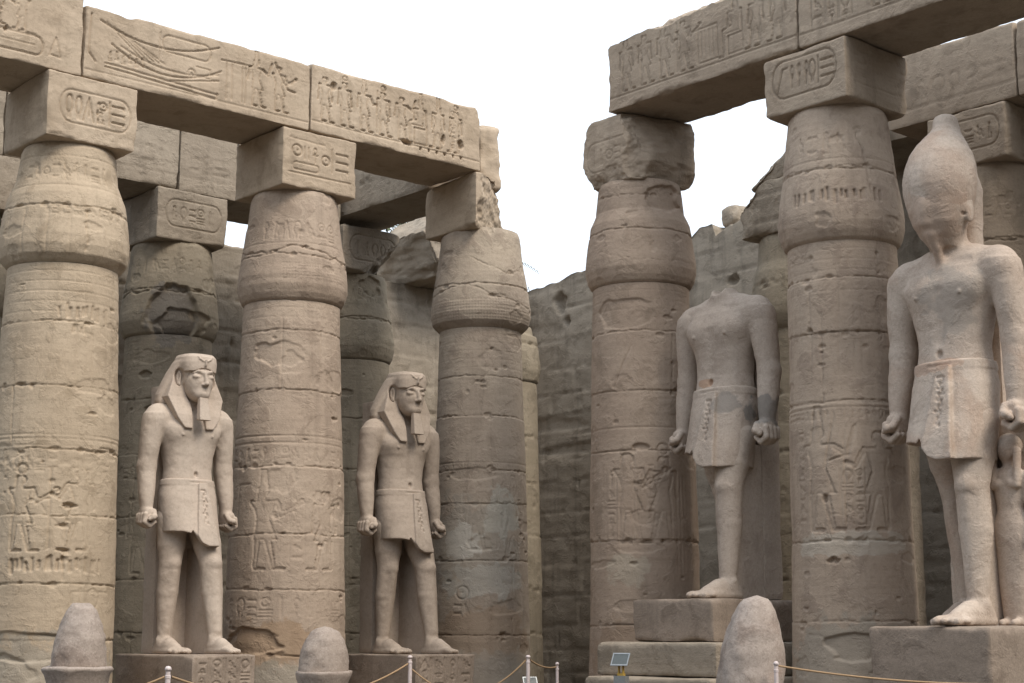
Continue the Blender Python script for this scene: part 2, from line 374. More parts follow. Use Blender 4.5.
# ------------------------------------------------------------------ blocks of stone
def block(name, L, D, H, mat, relief=None, side=None, step=.03, dstep=.08, r0=.025, r1=.06, amp=.008, cuts=(), seed=0, parent=None, loc=None, rz=None, warp=None, top=None, joints=None, rk=RK):
    """stone block: x -L/2..L/2, y -D/2..D/2, z 0..H; relief = raster over (x,z) on the front (-y), side = raster over (y,z) on the +x or -x face"""
    nx, ny, nz = max(3, int(L / step)), max(3, int(D / dstep)), max(3, int(H / step))
    xs, ys, zs = np.linspace(-L / 2, L / 2, nx + 1), np.linspace(-D / 2, D / 2, ny + 1), np.linspace(0, H, nz + 1)
    parts = []
    def face(a, b, fn, flip, n3):
        A, B = np.meshgrid(a, b, indexing='ij'); P = fn(A.ravel(), B.ravel()); F = grid_faces(len(a), len(b))
        if flip: F = F[:, ::-1]
        parts.append((P, F, np.tile(n3, (len(P), 1))))
    c_ = lambda k, A: np.full(len(A), k)
    face(xs, zs, lambda A, B: np.stack([A, c_(-D / 2, A), B], -1), False, (0, -1, 0)); face(xs, zs, lambda A, B: np.stack([A, c_(D / 2, A), B], -1), True, (0, 1, 0))
    face(ys, zs, lambda A, B: np.stack([c_(L / 2, A), A, B], -1), False, (1, 0, 0)); face(ys, zs, lambda A, B: np.stack([c_(-L / 2, A), A, B], -1), True, (-1, 0, 0))
    face(xs, ys, lambda A, B: np.stack([A, B, c_(H, A)], -1), False, (0, 0, 1)); face(xs, ys, lambda A, B: np.stack([A, B, c_(0, A)], -1), True, (0, 0, -1))
    P = np.concatenate([p[0] for p in parts]); Nn = np.concatenate([p[2] for p in parts]); F = []; o_ = 0
    for p in parts: F.append(p[1] + o_); o_ += len(p[0])
    F = np.concatenate(F)
    sc = P + seed * 11.3
    rr = r0 + r1 * np.clip(fbm(sc * 1.7, seed) * 1.1 + .1, 0, 1.2) + .012 * fbm(sc * 9, seed + 2)
    rr = np.clip(rr, .004, min(L, D, H) * .45)[:, None]
    lo = np.array([-L / 2, -D / 2, 0]) + rr; hi = np.array([L / 2, D / 2, H]) - rr
    Q = np.minimum(np.maximum(P, lo), hi); d = P - Q; ln = np.linalg.norm(d, axis=1, keepdims=True); d = d / np.maximum(ln, 1e-9)
    disp = amp * fbm(sc * np.array([1.8, 1.8, 3]), seed + 9, 4)
    if relief is not None:
        m_ = Nn[:, 1] < -.5; e = np.minimum(np.minimum(P[m_, 0] + L / 2, L / 2 - P[m_, 0]), np.minimum(P[m_, 2], H - P[m_, 2]))
        disp[m_] += rk * relief.sample(P[m_, 0], P[m_, 2]) * sstep(0, .03, e)
    if side is not None:
        m_ = Nn[:, 0] * side[0] > .5; e = np.minimum(np.minimum(P[m_, 1] + D / 2, D / 2 - P[m_, 1]), np.minimum(P[m_, 2], H - P[m_, 2]))
        disp[m_] += side[1].sample(P[m_, 1] * side[0], P[m_, 2]) * sstep(0, .03, e)
    Vv = Q + d * (rr + disp[:, None])
    if top is not None:
        T = np.interp(Vv[:, 0], [q[0] for q in top], [q[1] for q in top]) + .03 * fbm(np.stack([Vv[:, 0] * 3, Vv[:, 1] * 3, Vv[:, 0] * 0], -1), seed + 31)
        Vv[:, 2] = np.minimum(Vv[:, 2], T)
    for (cp, cn) in cuts:
        cn = np.array(cn, float); cn /= np.linalg.norm(cn); dd = (Vv - np.array(cp)) @ cn + .045 * fbm(Vv * 3.5 + seed, seed + 40) + .012 * fbm(Vv * 14, seed + 41)
        Vv -= np.maximum(dd, 0)[:, None] * cn
    if warp is not None: Vv = warp(Vv)
    return mesh_obj(name, Vv, F, mat, parent, True, loc, rz)
def at(g, du, dv, z): q = g + du * u + dv * v; return (q[0], q[1], z)

# ------------------------------------------------------------------ columns
R0 = .85
def column(g, zb, prof, joints, drumcap, neck, captop, absz, matset, seed, carve_shaft, carve_cap, ab=None, lab='', group='papyrus-bud columns of the court', dense=True, abL=1.46, abrot=ROTL, capcut=(), abargs=None):
    c = np.array(g); dcam = -c / np.linalg.norm(c); rz = math.atan2(dcam[1], dcam[0])
    root = empty('column', (c[0], c[1], 0)); tag(root, lab, 'column', group)
    st = .015 if dense else .035
    nd_ = int(2 * R(100) * R0 / st); th = np.concatenate([np.linspace(-R(100), R(100), nd_), np.linspace(R(100), R(260), 26)[1:-1]])
    rng = random.Random(seed)
    def build(name, z0, z1, radf, rel, mat, dz=None, amp=.009):
        zs = np.linspace(z0, z1, max(6, int((z1 - z0) / (dz or st)))); T, Z = np.meshgrid(th, zs)
        rad = radf(Z.ravel()); s_ = T.ravel() * R0
        inside = (np.abs(T.ravel()) < R(100)); e = sstep(R(100), R(90), np.abs(T.ravel()))
        P3 = np.stack([rad * np.cos(T.ravel()), rad * np.sin(T.ravel()), Z.ravel()], -1)
        h = np.where(inside, 1.1 * rel.sample(s_, Z.ravel()) * e, 0) + amp * fbm(P3 * np.array([1.2, 1.2, 1.2]) + seed * 7.7, seed, 4)
        rr = rad + h
        V_ = np.stack([rr * np.cos(T.ravel()), rr * np.sin(T.ravel()), Z.ravel()], -1)
        for (cp, cn, ro) in (capcut if name == 'capital' else ()):
            cn = np.array(cn, float); cn /= np.linalg.norm(cn); dd = (V_ - np.array(cp)) @ cn + ro * fbm(V_ * 3.3 + seed, seed + 40) + .014 * fbm(V_ * 13, seed + 41)
            V_ -= np.maximum(dd, 0)[:, None] * cn
        F_ = grid_faces(len(zs), len(th), True)
        # caps
        n0 = len(V_); top = np.array([[0, 0, zs[-1]], [0, 0, zs[0]]]); V_ = np.concatenate([V_, top]); k = len(th); a = np.arange(k); b_ = (a + 1) % k; o_ = (len(zs) - 1) * k
        F_ = np.concatenate([F_, np.stack([o_ + a, o_ + b_, np.full(k, n0), np.full(k, n0)], -1)])
        q = mesh_obj(name, V_, F_[:-k], mat, root); q.rotation_euler = (0, 0, rz)
        return q
    # shaft
    rel = Relief(-1.5, 1.5, 0, neck + .1, .01)
    def bands():
        for k in range(5): rel.line([(-1.5, neck - .12 - k * .15), (1.5, neck - .12 - k * .15)], .009, .007 if seed == 1 else .004)
    if dense: bands()
    carve_shaft(rel)
    # weathered patches wear the carving away
    J, I, X, Z = rel.grid(-1.5, 1.5, 0, neck + .1); Pn = np.stack([X.ravel() * 1.1, Z.ravel() * 1.1, X.ravel() * 0 + seed], -1)
    rel.h[J, I] *= .55 + .6 * sstep(-.5, .3, fbm(Pn, seed + 77)).reshape(X.shape)
    rel.roughen(.0028, seed)
    for k in range(9): rel.dent(rng.uniform(-1.2, 1.2), rng.uniform(1, neck), rng.uniform(.02, .06), rng.uniform(.015, .04), .018, seed * 31 + k)
    for k in range(7): rel.dent(rng.uniform(-1.2, 1.2), rng.uniform(.6, neck), rng.uniform(.12, .4), rng.uniform(.06, .22), .012, seed * 37 + k, .2)
    js = [0] + list(joints) + [neck]
    for k, zj in enumerate(joints):
        t_ = rng.uniform(-.03, .03); rel.wav([(-1.5, zj - t_), (-.4, zj + .5 * t_), (.5, zj), (1.5, zj + t_)], .009, .028, .009, seed * 13 + k)
    for k in range(len(js) - 1):
        for q in range(rng.choice([0, 1, 1])): x_ = rng.uniform(-1.1, 1.1); rel.wav([(x_, js[k]), (x_ + rng.uniform(-.05, .05), js[k + 1])], .008, .018, .006, seed * 17 + k + q * 50)
    for k in range(4):
        x_, z_ = rng.uniform(-1, 1), rng.uniform(1.5, neck); rel.wav([(x_, z_), (x_ + rng.uniform(-.4, .4), z_ - rng.uniform(.2, .5)), (x_ + rng.uniform(-.5, .5), z_ - rng.uniform(.5, .9))], .007, .010, .02, seed * 19 + k)
    zz = [p[0] for p in prof]; rr_ = [p[1] for p in prof]
    drum_off = [rng.uniform(-.008, .008) for _ in js]
    def rf(Z): return np.interp(Z, zz, rr_) + np.array(drum_off)[np.clip(np.searchsorted(js, Z) - 1, 0, len(js) - 1)]
    build('shaft', .3, neck, rf, rel, matset[0])
    # capital: closed papyrus bud
    rel = Relief(-1.5, 1.5, neck - .1, captop + .1, .01); carve_cap(rel)
    for zj in drumcap: rel.wav([(-1.5, zj + .02), (0, zj), (1.5, zj - .01)], .010, .028, .012, seed * 23)
    rel.roughen(.003, seed + 1)
    for k in range(6): rel.dent(rng.uniform(-1.2, 1.2), rng.uniform(neck, captop), rng.uniform(.05, .2), rng.uniform(.04, .12), .014, seed * 41 + k, .2)
    bul, rn, rt = drum_R = prof_cap[seed]
    H_ = captop - neck
    pz = [neck, neck + .04, neck + .13, neck + .27, neck + .42, neck + .75, neck + 1.05, captop - .5, captop - .08, captop]
    pr = [rn - .01, rn + .04, bul - .035, bul, bul, bul - .04, bul - .09, rt + .045, rt, rt - .03]
    build('capital', neck, captop, lambda Z: np.interp(Z, pz, pr), rel, matset[1])
    pb, fb = revolve([(0.001, 0), (1.3, 0), (1.32, .1), (1.28, .3), (1.18, .34), (.001, .34)], 40); mesh_obj('base', pb, fb, matset[0], root, False)
    if absz:
        a0, a1 = absz
        aa = dict(r0=.03, r1=.07, amp=.012); aa.update(abargs or {})
        q = block('abacus', abL, abL, a1 - a0, matset[2], relief=ab, seed=seed + 3, parent=root, loc=(0, 0, a0), rz=abrot, step=.015 if dense else .05, **aa)
    return root
# bulge radius, neck radius, top radius by column seed
prof_cap = {1: (.95, .80, .70), 2: (.905, .786, .725), 3: (.905, .745, .72), 4: (.905, .783, .68), 5: (.905, .788, .72), 6: (.90, .78, .73), 7: (.89, .77, .70), 8: (.9, .79, .7), 9: (.80, .70, .62), 10: (.9, .78, .7), 11: (.9, .78, .7)}

PG = (.34, .30, .245)
def cmat(name, base, dark, light, patches=(), **k): return stone(name, base, dark, light, patches=patches, bump=k.pop('bump', .4), **k)
# on the shafts local +X looks at the camera, +Y is to the right in the picture
mA = cmat('warm sandstone', (.43, .34, .245), (.31, .24, .165), (.49, .395, .29), (((.9, 0, .9), (.8, 1.3, .55), (.33, .29, .235), .7),))
mB = cmat('grey brown sandstone', (.39, .305, .235), (.275, .21, .16), (.45, .36, .28), (((.9, -.2, 1.3), (.6, 1., .35), (.30, .20, .12), .6), ((.9, 0, .6), (.8, 1.3, .45), (.3, .27, .22), .7)))
mC = cmat('bleached lower sandstone', (.37, .30, .235), (.26, .205, .16), (.43, .36, .28),
          (((.9, -.2, 3.), (.7, 1.1, .85), (.30, .265, .22), .55), ((.95, -.35, 3.02), (.5, .38, .33), (.50, .46, .40), .6), ((.9, .45, 3.5), (.5, .35, .5), (.42, .39, .33), .6), ((.9, .1, 2.35), (.6, .8, .3), (.40, .37, .32), .6),
           ((.9, 0, 1.5), (.8, 1.2, .42), (.29, .20, .13), .5), ((.9, 0, .75), (.8, 1.2, .4), (.30, .265, .22), .5)))
mD = cmat('brown sandstone', (.36, .275, .21), (.25, .19, .14), (.42, .33, .255), (((.9, -.25, 2.45), (.5, .32, .28), (.42, .36, .28), .6), ((.9, 0, 1.2), (.8, 1.2, .5), (.27, .19, .13), .6)))
mE = cmat('pinkish sandstone', (.385, .30, .23), (.27, .205, .16), (.45, .36, .28), (((.9, 0, 2.68), (.6, 1.1, .16), (.46, .40, .33), .7), ((.9, 0, 1.1), (.8, 1.2, .6), (.31, .27, .22), .7)))
mR = cmat('dim grey sandstone', (.27, .225, .165), (.17, .14, .1), (.33, .28, .21))

def shaftA(r):
    figure(r, -.42, 2.6, 1.12, 1, 'offer', 'disk'); figure(r, .38, 2.62, 1.2, -1, 'staff', 'plumes')
    glyph_row(r, -.9, .9, 3.72, 3.98, 3, .010); gouges(r, -.55, .75, 2.42, 17, 2, .16, .035); gouges(r, -.05, .8, 6.05, 11, 4, .2, .03); gouges(r, .15, .4, 5.78, 4, 5, .1)
    r.dent(.22, 3.25, .1, .05, .05, 3); r.line([(.42, 2.1), (.42, 1.5)], .012, .02); g_loop(r, .5, 1.75, .22, .35, .018); r.line([(.3, 1.5), (.3, 2.05), (.9, 2.05)], .012, .014)
    for zz_ in (4.1, 4.2, 4.26): r.line([(-1.3, zz_), (1.3, zz_)], .010, .010)
    r.line([(.25, 4.96), (.25, 5.75), (.48, 5.75), (.48, 5.1)], .012, .015)
    r.dent(-.3, 1.3, .9, .22, .04, 9, .12); r.dent(-.6, .9, .5, .3, .03, 8, .15)
def capA(r):
    glyph_row(r, -.75, .75, 8.0, 8.32, 8, .014, .17); r.line([(-1.3, 7.93), (1.3, 7.93)], .011, .012); r.line([(-1.3, 8.4), (1.3, 8.4)], .011, .012)
    glyph_row(r, -.3, .9, 7.45, 7.62, 9, .012); r.wav([(.28, 6.9), (.3, 7.6)], .012, .03, .01, 3)
    for x_ in (-.9, -.6, -.25, .05, .55): r.line([(x_, 6.85), (x_ + .02, 7.55)], .012, .010)
def shaftB(r):
    glyph_row(r, -1.1, 1.1, 4.14, 4.4, 21, .012); r.line([(-1.4, 4.45), (1.4, 4.45)], .012, .014); r.line([(-1.4, 4.56), (1.4, 4.56)], .012, .014)
    figure(r, -.36, 2.45, 1.36, 1, 'offer', 'tall'); figure(r, .62, 2.45, 1.3, -1, 'walk', 'cap'); r.line([(-.85, 3.1), (-.85, 3.8), (-.6, 3.8)], .012, .014)
    glyph_col(r, .05, .25, 2.5, 3.6, 5, .010); glyph_row(r, -1., 1., 1.7, 2.05, 6, .012)
    r.line([(-.15, 5.3), (-.15, 6.5)], .011, .012); r.line([(.35, 5.4), (.35, 6.4)], .011, .012); r.dent(-.2, 5.9, .5, .22, .022, 5, .12)
    r.dent(-.5, 1.35, .5, .2, .05, 9, .12)
def capB(r):
    for a in range(24):
        for b_ in range(6): r.line([(-.15 + a * .045, 7.1 + b_ * .05), (-.148 + a * .045, 7.1 + b_ * .05)], .012, .009)
    glyph_row(r, -.6, .8, 7.75, 8.1, 31, .013, .2); r.line([(-1.3, 7.7), (1.3, 7.7)], .01, .01); r.wav([(-1.2, 7.62), (-.3, 7.55), (.2, 7.66), (1.2, 7.4)], .012, .03, .03, 6)
def shaftC(r):
    r.line([(-1.4, 4.42), (1.4, 4.42)], .012, .014); r.line([(-1.4, 4.30), (1.4, 4.30)], .012, .012); glyph_row(r, -.9, 1., 4.32, 4.41, 41, .008)
    figure(r, -.1, 2.9, 1.25, 1, 'staff', 'disk', .018); figure(r, .65, 2.7, 1.3, -1, 'walk', 'tall', .016); r.dent(-.15, 4.22, .4, .12, .03, 4, .15)
    g_disk(r, -.42, 2.05, .24, .24, .018); glyph_row(r, -.45, -.1, 1.75, 2.03, 8, .014)
def capC(r):
    for a in range(46):
        for b_ in range(7): r.line([(-1.1 + a * .05, 6.98 + b_ * .055), (-1.098 + a * .05, 6.98 + b_ * .055)], .013, .011)
    r.wav([(-1.2, 7.45), (-.3, 7.6), (.2, 7.4), (1.2, 7.2)], .008, .02, .016, 6); r.wav([(-.2, 8.1), (.5, 7.8), (.9, 7.9)], .008, .02, .016, 7)
def shaftD(r):
    figure(r, -.25, 2.85, 1.45, 1, 'offer', 'cap', .02); figure(r, .32, 2.85, 1.4, -1, 'staff', 'disk', .018)
    for x_ in (.55, .62, .7, .78, .86, .94): r.line([(x_, 2.4), (x_, 3.9)], .010, .014)
    r.dent(-.02, 4.33, .14, .07, .035, 3); r.line([(-1.2, 4.65), (1.2, 4.65)], .01, .01); r.line([(-.5, 5.3), (-.1, 6.1)], .01, .014); glyph_col(r, -.62, -.45, 2.9, 4.0, 2, .01)
    r.dent(-.3, 6.5, .55, .25, .02, 6, .12); glyph_col(r, .05, .18, 3.0, 4.1, 3, .010)
def capD(r):
    r.dent(.5, 8.4, .45, .25, .05, 3, .12); r.wav([(-1.2, 8.5), (0, 8.42), (1.2, 8.55)], .008, .018, .015, 6)
    r.wav([(-.7, 7.5), (0, 7.3), (.9, 7.35)], .006, .01, .015, 9)
def shaftE(r):
    for z_ in (4.55, 4.62): r.line([(-1.4, z_), (1.4, z_)], .012, .014)
    glyph_row(r, -1.1, .9, 4.38, 4.53, 51, .010); figure(r, -.45, 2.85, 1.5, 1, 'raise', 'tall', .02); figure(r, .42, 2.85, 1.42, -1, 'staff', 'cap', .02)
    glyph_col(r, -.85, -.68, 2.9, 4.3, 3, .010); glyph_col(r, -.12, .06, 2.9, 3.7, 6, .012); glyph_col(r, .06, .2, 2.9, 3.7, 7, .012)
    r.line([(-.2, 4.45), (-.34, 3.8), (0, 3.9)], .014, .02); r.dent(-.27, 2.45, .09, .05, .05, 3); r.dent(-.36, 3.3, .04, .06, .04, 3); r.dent(0, 1.3, .5, .2, .06, 7, .12)
    for k in range(12): x_ = random.Random(k).uniform(-1, 1); r.line([(x_, 5.5 - .3 * (k % 3)), (x_, 6.2 - .1 * (k % 4))], .008, .008)
def capE(r):
    gouges(r, -.75, .6, 7.55, 15, 6, .16, .04); glyph_row(r, -.7, .2, 8.15, 8.55, 61, .014, .2); r.wav([(-1.2, 8.0), (-.2, 7.95), (.1, 8.0), (1.2, 7.95)], .009, .02, .014, 8)
    r.line([(-1.3, 8.1), (1.3, 8.1)], .01, .01); r.wav([(.3, 8.5), (.45, 7.6)], .012, .025, .03, 12)

def abA():
    r = Relief(-.75, .75, 0, 1.05, .008); z0, z1 = .33, .68
    cartouche(r, -.53, .62, z0 - .07, z1 + .08, .014)
    g_loop(r, -.43, z0, .11, .36, .022); g_loop(r, -.28, z0, .11, .36, .022); g_a(r, -.15, z0, .17, .36, .022); g_reed(r, .03, z0, .1, .33, .022); g_disk(r, .1, z0 + .19, .13, .16, .022); g_seat(r, .06, z0, .15, .2, .022)
    g_bar(r, .25, z0, .04, .37, .022); g_bars(r, .31, z0 + .02, .2, .33, .022); return r
def abB():
    r = Relief(-.75, .75, 0, 1.05, .008)
    g_disk(r, -.55, .52, .2, .2, .022); g_bar(r, -.33, .5, .05, .2, .018); g_bar(r, -.25, .5, .05, .2, .018); g_ankh(r, -.16, .46, .13, .26, .018); g_disk(r, .03, .46, .17, .17, .022); g_bar(r, .22, .36, .05, .4, .018)
    g_bars(r, .32, .38, .24, .36, .022); cartouche(r, -.52, -.02, .3, .42, .014); r.line([(-.6, .24), (.62, .24)], .012, .014); r.line([(-.6, .82), (.1, .8)], .01, .01); return r
def abE():
    r = Relief(-.75, .75, 0, 1.05, .008); cartouche(r, -.58, .58, .24, .8, .02)
    r.line([(-.5, .32), (-.38, .68), (-.3, .68)], .014, .02)
    for x_ in (-.27, -.14, -.01): g_reed(r, x_, .36, .11, .34, .02)
    g_loop(r, .09, .36, .13, .34, .02); g_bar(r, .24, .32, .04, .4, .02); g_bars(r, .31, .36, .22, .32, .022); return r
def abX(seed, d=.014):
    r = Relief(-.75, .75, 0, 1.05, .01); cartouche(r, -.55, .6, .25, .75, d); glyph_row(r, -.45, .5, .34, .66, seed, d, .18); return r

column(G(-2, 0), 0, [(0, .99), (1.4, .95), (3, .925), (4.5, .90), (5.9, .83), (6.77, .80)], [1.39, 2.16, 3.12, 4.04, 4.96, 5.9], [7.62], 6.77, 8.62, (8.62, 9.62), (mA, mA, M['arch']), 1, shaftA, capA, abA(),
       'warm tan column at the far left edge, in front of the smaller grey column')
column(G(-1, 0), 0, [(0, 1.0), (1.2, .975), (3, .925), (4.1, .895), (5.3, .835), (6.76, .786)], [1.15, 2.15, 3.0, 4.08, 5.29, 6.27], [7.5], 6.76, 8.62, (8.62, 9.60), (mB, mB, M['arch']), 2, shaftB, capB, abB(),
       'column standing between the two statues that wear striped headcloths')
column(G(0, 0), 0, [(0, .93), (1.5, .89), (4.3, .82), (5.5, .77), (6.83, .745)], [1.46, 2.73, 3.7, 4.28, 5.25, 5.95], [7.6], 6.83, 8.66, (8.60, 9.60), (mC, mC, M['arch']), 3, shaftC, capC, None,
       'corner column with chalky grey patches low down and a broken capital block', abargs=dict(cuts=[((-.66, -.73, .6), (.73, -1.1, -.12)), ((.32, 0, .72), (.8, 0, .75)), ((.62, 0, .1), (.8, -.3, -.7)), ((.2, -.2, .0), (.45, -.6, -.55))], r1=.10))
column(G(0, -1), 0, [(0, .92), (1.5, .885), (4.3, .84), (5.5, .805), (6.97, .783)], [1.6, 2.9, 4.3, 5.24, 6.19], [7.85], 6.97, 8.72, (8.68, 9.84), (mD, mD, M['archR']), 4, shaftD, capD, abX(71, .008),
       'brown column carrying the broken end of the right-hand beam', abrot=ROTR, abL=1.34, abargs=dict(r0=.05, r1=.12, amp=.018, cuts=[((.30, -.67, .55), (.55, -.8, -.10)), ((.62, 0, .62), (.8, -.2, .35)), ((.65, 0, .30), (.8, 0, -.30)), ((-.66, -.3, .22), (-.8, -.3, -.4)), ((0, -.66, .2), (0, -.8, -.35)), ((-.64, 0, .8), (-.8, 0, .5))]))
column(G(0, -2), 0, [(0, .91), (1.4, .87), (2.7, .845), (4.6, .825), (5.6, .80), (6.92, .788)], [1.64, 2.72, 4.64, 5.62, 6.39], [7.95], 6.92, 8.94, (8.93, 9.84), (mE, mE, M['archR']), 5, shaftE, capE, abE(),
       'pinkish column between the headless statue and the crowned statue', abrot=ROTR, abL=1.5, abargs=dict(side=(1, abX(81, .012)), r1=.12))

plain_cap = lambda r: (glyph_row(r, -.8, .8, 7.9, 8.2, 5, .012, .2), r.wav([(-1.2, 7.5), (1.2, 7.6)], .016, .03, .03, 8))
def plain_shaft(sd):
    def f(r):
        figure(r, -.4, 2.5, 1.3, 1, 'staff', 'disk', .02); figure(r, .45, 2.5, 1.3, -1, 'walk', 'tall', .02); glyph_row(r, -1.1, 1.1, 4.15, 4.4, sd, .012)
        for k in range(3): r.dent(random.Random(sd + k).uniform(-.8, .8), random.Random(sd * 3 + k).uniform(3.5, 6.3), .14, .08, .06, sd + k)
    return f
def rearcol(g, seed, lab, wd=1., neck=6.76, cap=8.52, ab=(8.5, 9.44), mats=None, **k):
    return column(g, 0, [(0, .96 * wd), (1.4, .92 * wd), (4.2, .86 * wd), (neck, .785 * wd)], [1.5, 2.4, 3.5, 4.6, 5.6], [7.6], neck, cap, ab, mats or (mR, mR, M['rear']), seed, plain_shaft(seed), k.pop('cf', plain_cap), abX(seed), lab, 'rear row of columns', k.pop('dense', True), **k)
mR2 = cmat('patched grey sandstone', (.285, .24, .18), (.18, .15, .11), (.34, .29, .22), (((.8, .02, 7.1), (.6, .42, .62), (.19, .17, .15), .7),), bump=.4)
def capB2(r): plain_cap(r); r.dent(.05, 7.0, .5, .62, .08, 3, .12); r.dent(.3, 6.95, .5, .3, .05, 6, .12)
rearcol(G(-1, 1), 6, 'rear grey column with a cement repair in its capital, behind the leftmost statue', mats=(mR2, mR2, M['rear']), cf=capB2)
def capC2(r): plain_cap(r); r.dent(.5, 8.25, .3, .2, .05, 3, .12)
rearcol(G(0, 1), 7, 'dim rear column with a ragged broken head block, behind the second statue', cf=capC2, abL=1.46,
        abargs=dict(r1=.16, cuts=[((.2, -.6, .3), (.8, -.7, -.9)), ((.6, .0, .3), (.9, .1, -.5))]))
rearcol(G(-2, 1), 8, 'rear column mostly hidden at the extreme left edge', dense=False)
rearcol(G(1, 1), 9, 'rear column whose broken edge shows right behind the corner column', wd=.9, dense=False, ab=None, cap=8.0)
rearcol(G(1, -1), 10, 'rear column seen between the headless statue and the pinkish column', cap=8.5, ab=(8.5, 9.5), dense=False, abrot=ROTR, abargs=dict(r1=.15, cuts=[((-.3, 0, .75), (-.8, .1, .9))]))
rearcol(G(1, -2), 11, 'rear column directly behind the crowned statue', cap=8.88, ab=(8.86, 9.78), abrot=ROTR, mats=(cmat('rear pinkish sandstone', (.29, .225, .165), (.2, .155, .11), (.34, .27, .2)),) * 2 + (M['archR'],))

# ------------------------------------------------------------------ beams (architraves)
def beamrel(L, H, fn, res=.009): r = Relief(-L / 2, L / 2, 0, H, res); fn(r); r.roughen(.002, int(L * 100) % 97); return r
ZL, HL = 9.62, 1.17
aL = .72
def beam(name, g, i0, i1, axis, off, D, z, H, mat, fn, seed, lab, grp, step=.015, **k):
    """along u (axis 0) or v (axis 1) between grid distances i0..i1 (metres from g); local +X right in view"""
    L = i1 - i0 - .025; mid = (i0 + i1) / 2
    if axis == 0: p = g + mid * u + off * v; rz = ROTL
    else: p = g - mid * v + off * u; rz = ROTR
    o = block(name, L, D, H, mat, relief=beamrel(L, H, fn) if fn else None, step=step, seed=seed, loc=(p[0], p[1], z), rz=rz, **k)
    tag(o, lab, 'stone beam', grp); return o
def relA0(r):       # far left block
    L = r.x1
    r.line([(-L, .46), (L - .75, .46)], .012, .016); r.line([(-L, .30), (L - .75, .30)], .010, .010)
    cartouche(r, L - 2.1, L - .62, .16, .44, .02)
    for k in range(5): figure(r, L - 3.2 + k * .42 + .15, .5, .62, 1, 'walk', 'cap', .024)
    figure(r, L - .95, .48, .6, -1, 'offer', 'tall', .018); r.line([(L - .52, .2), (L - .42, .5), (L - .34, .2), (L - .5, .22)], .012, .014); r.dent(L - 1.2, .45, .04, .05, .03, 3)
def relA1(r):       # sacred boat, then figures
    x = r.x0
    m = r.mask(x + .2, x + 2.7, .25, 1.1)
    def arc(x0, z0, x1, z1, sag, n=14, **k): r.line([(x0 + (x1 - x0) * t, z0 + (z1 - z0) * t - sag * 4 * t * (1 - t)) for t in np.linspace(0, 1, n)], **k)
    r.line([(x + .1, 1.02), (x + .08, .42), (x + .2, .28)], .014, .02)
    arc(x + .25, .95, x + 2.3, 1.0, .22, d=.02); arc(x + .45, .62, x + 2.35, .62, .28, d=.02); arc(x + .6, .62, x + 2.3, .55, .16, d=.014)
    r.line([(x + .35, .3), (x + 2.3, .22)], .012, .018); r.line([(x + .35, .24), (x + 2.28, .15), (x + 2.28, .24)], .012, .02); r.line([(x + 1.4, .25), (x + 2.3, .45)], .012, .016)
    for k in range(5): r.line([(x + .35 + .12 * k, .95 - .05 * k), (x + .95 + .1 * k, .5)], .010, .012)
    r.line([(x + 1.25, .55), (x + 1.25, 1.0)], .011, .014); cartouche(r, x + 1.3, x + 2.15, .72, .98, .014); r.line([(x + 1.9, .45), (x + 2.15, .45), (x + 2.15, .6), (x + 1.9, .6)], .01, .014); g_disk(r, x + 1.75, .4, .14, .14, .014)
    for k in range(6): g_seat(r, x + .38 + k * .11, .34 + .03 * (k % 2), .1, .16, .016)
    for x_ in (2.45, 2.55, 2.74, 2.8): r.line([(x + x_, .2), (x + x_, .8)], .012, .016)
    r.line([(x + 2.35, .82), (x + 2.9, .84)], .014, .018)
    figure(r, x + 3.0, .2, .8, 1, 'raise', 'tall', .026); figure(r, x + 3.3 + .13, .2, .78, 1, 'offer', 'cap', .026)
    r.line([(x + 3.35, 1.0), (x + 3.6, .6), (x + 3.75, .58)], .016, .022)
def relA1b(r):
    relA1(r); x = r.x0
    r.line([(-2.1, .13), (2.1, .13)], .010, .008)
def relA2(r):
    x = r.x0; L = r.x1 - r.x0
    for k, (p_, cr, f) in enumerate([('walk', 'cap', 1), ('walk', 'disk', 1), ('staff', 'tall', 1), ('walk', 'disk', 1), ('raise', 'cap', 1), ('seat', 'tall', -1), ('walk', 'plumes', -1), ('walk', 'disk', -1)]):
        figure(r, x + .28 + k * .4, .22, .80, f, p_, cr, .028)
    r.line([(x, .19), (-x, .17)], .012, .012)
    glyph_col(r, x + 2.95, x + 3.1, .25, 1., 4, .012); r.dent(x + 2.02, .2, .16, .05, .06, 3)
    for k in range(6): r.dent(x + 2.3 + k * .18, .15, .025, .03, .05, k)
    r.dent(x + .45, .86, .06, .07, .045, 3); r.dent(x + 2.8, .42, .04, .09, .05, 5); r.dent(x + 3.2, .4, .06, .1, .05, 6)
gA = G(-2, 0)
beam('architrave_block', gA, -4.6, -.2, 0, 0, 2 * aL, ZL, HL + .1, M['arch'], relA0, 21, 'leftmost carved beam block, running out of frame at the top left corner', 'beam blocks of the left front row')
beam('architrave_block', gA, -.2, 3.86, 0, 0, 2 * aL, ZL, HL - .03, M['arch'], relA1b, 22, 'carved beam block with a sacred boat relief, above the leftmost statue', 'beam blocks of the left front row', top=[(-2.1, 1.13), (-1.6, 1.12), (-.9, 1.1), (.4, 1.12), (2.1, 1.12)])
beam('architrave_block', gA, 3.86, 2 * S - .60, 0, 0, 2 * aL, ZL, HL, M['arch'], relA2, 23, 'carved beam block with a row of walking figures, ending above the corner column', 'beam blocks of the left front row', cuts=[((1.80, -.72, .95), (.75, -.25, .45))])
# remains of the beam that turned the corner
o = block('beam_stump', .5, .62, 1.25, M['arch'], step=.04, seed=31, r0=.05, r1=.12, amp=.03, loc=at(C0, .02, .05, 9.5), rz=ROTL); tag(o, 'upright broken stump beside the end of the left beam, on the corner column', 'broken stone')
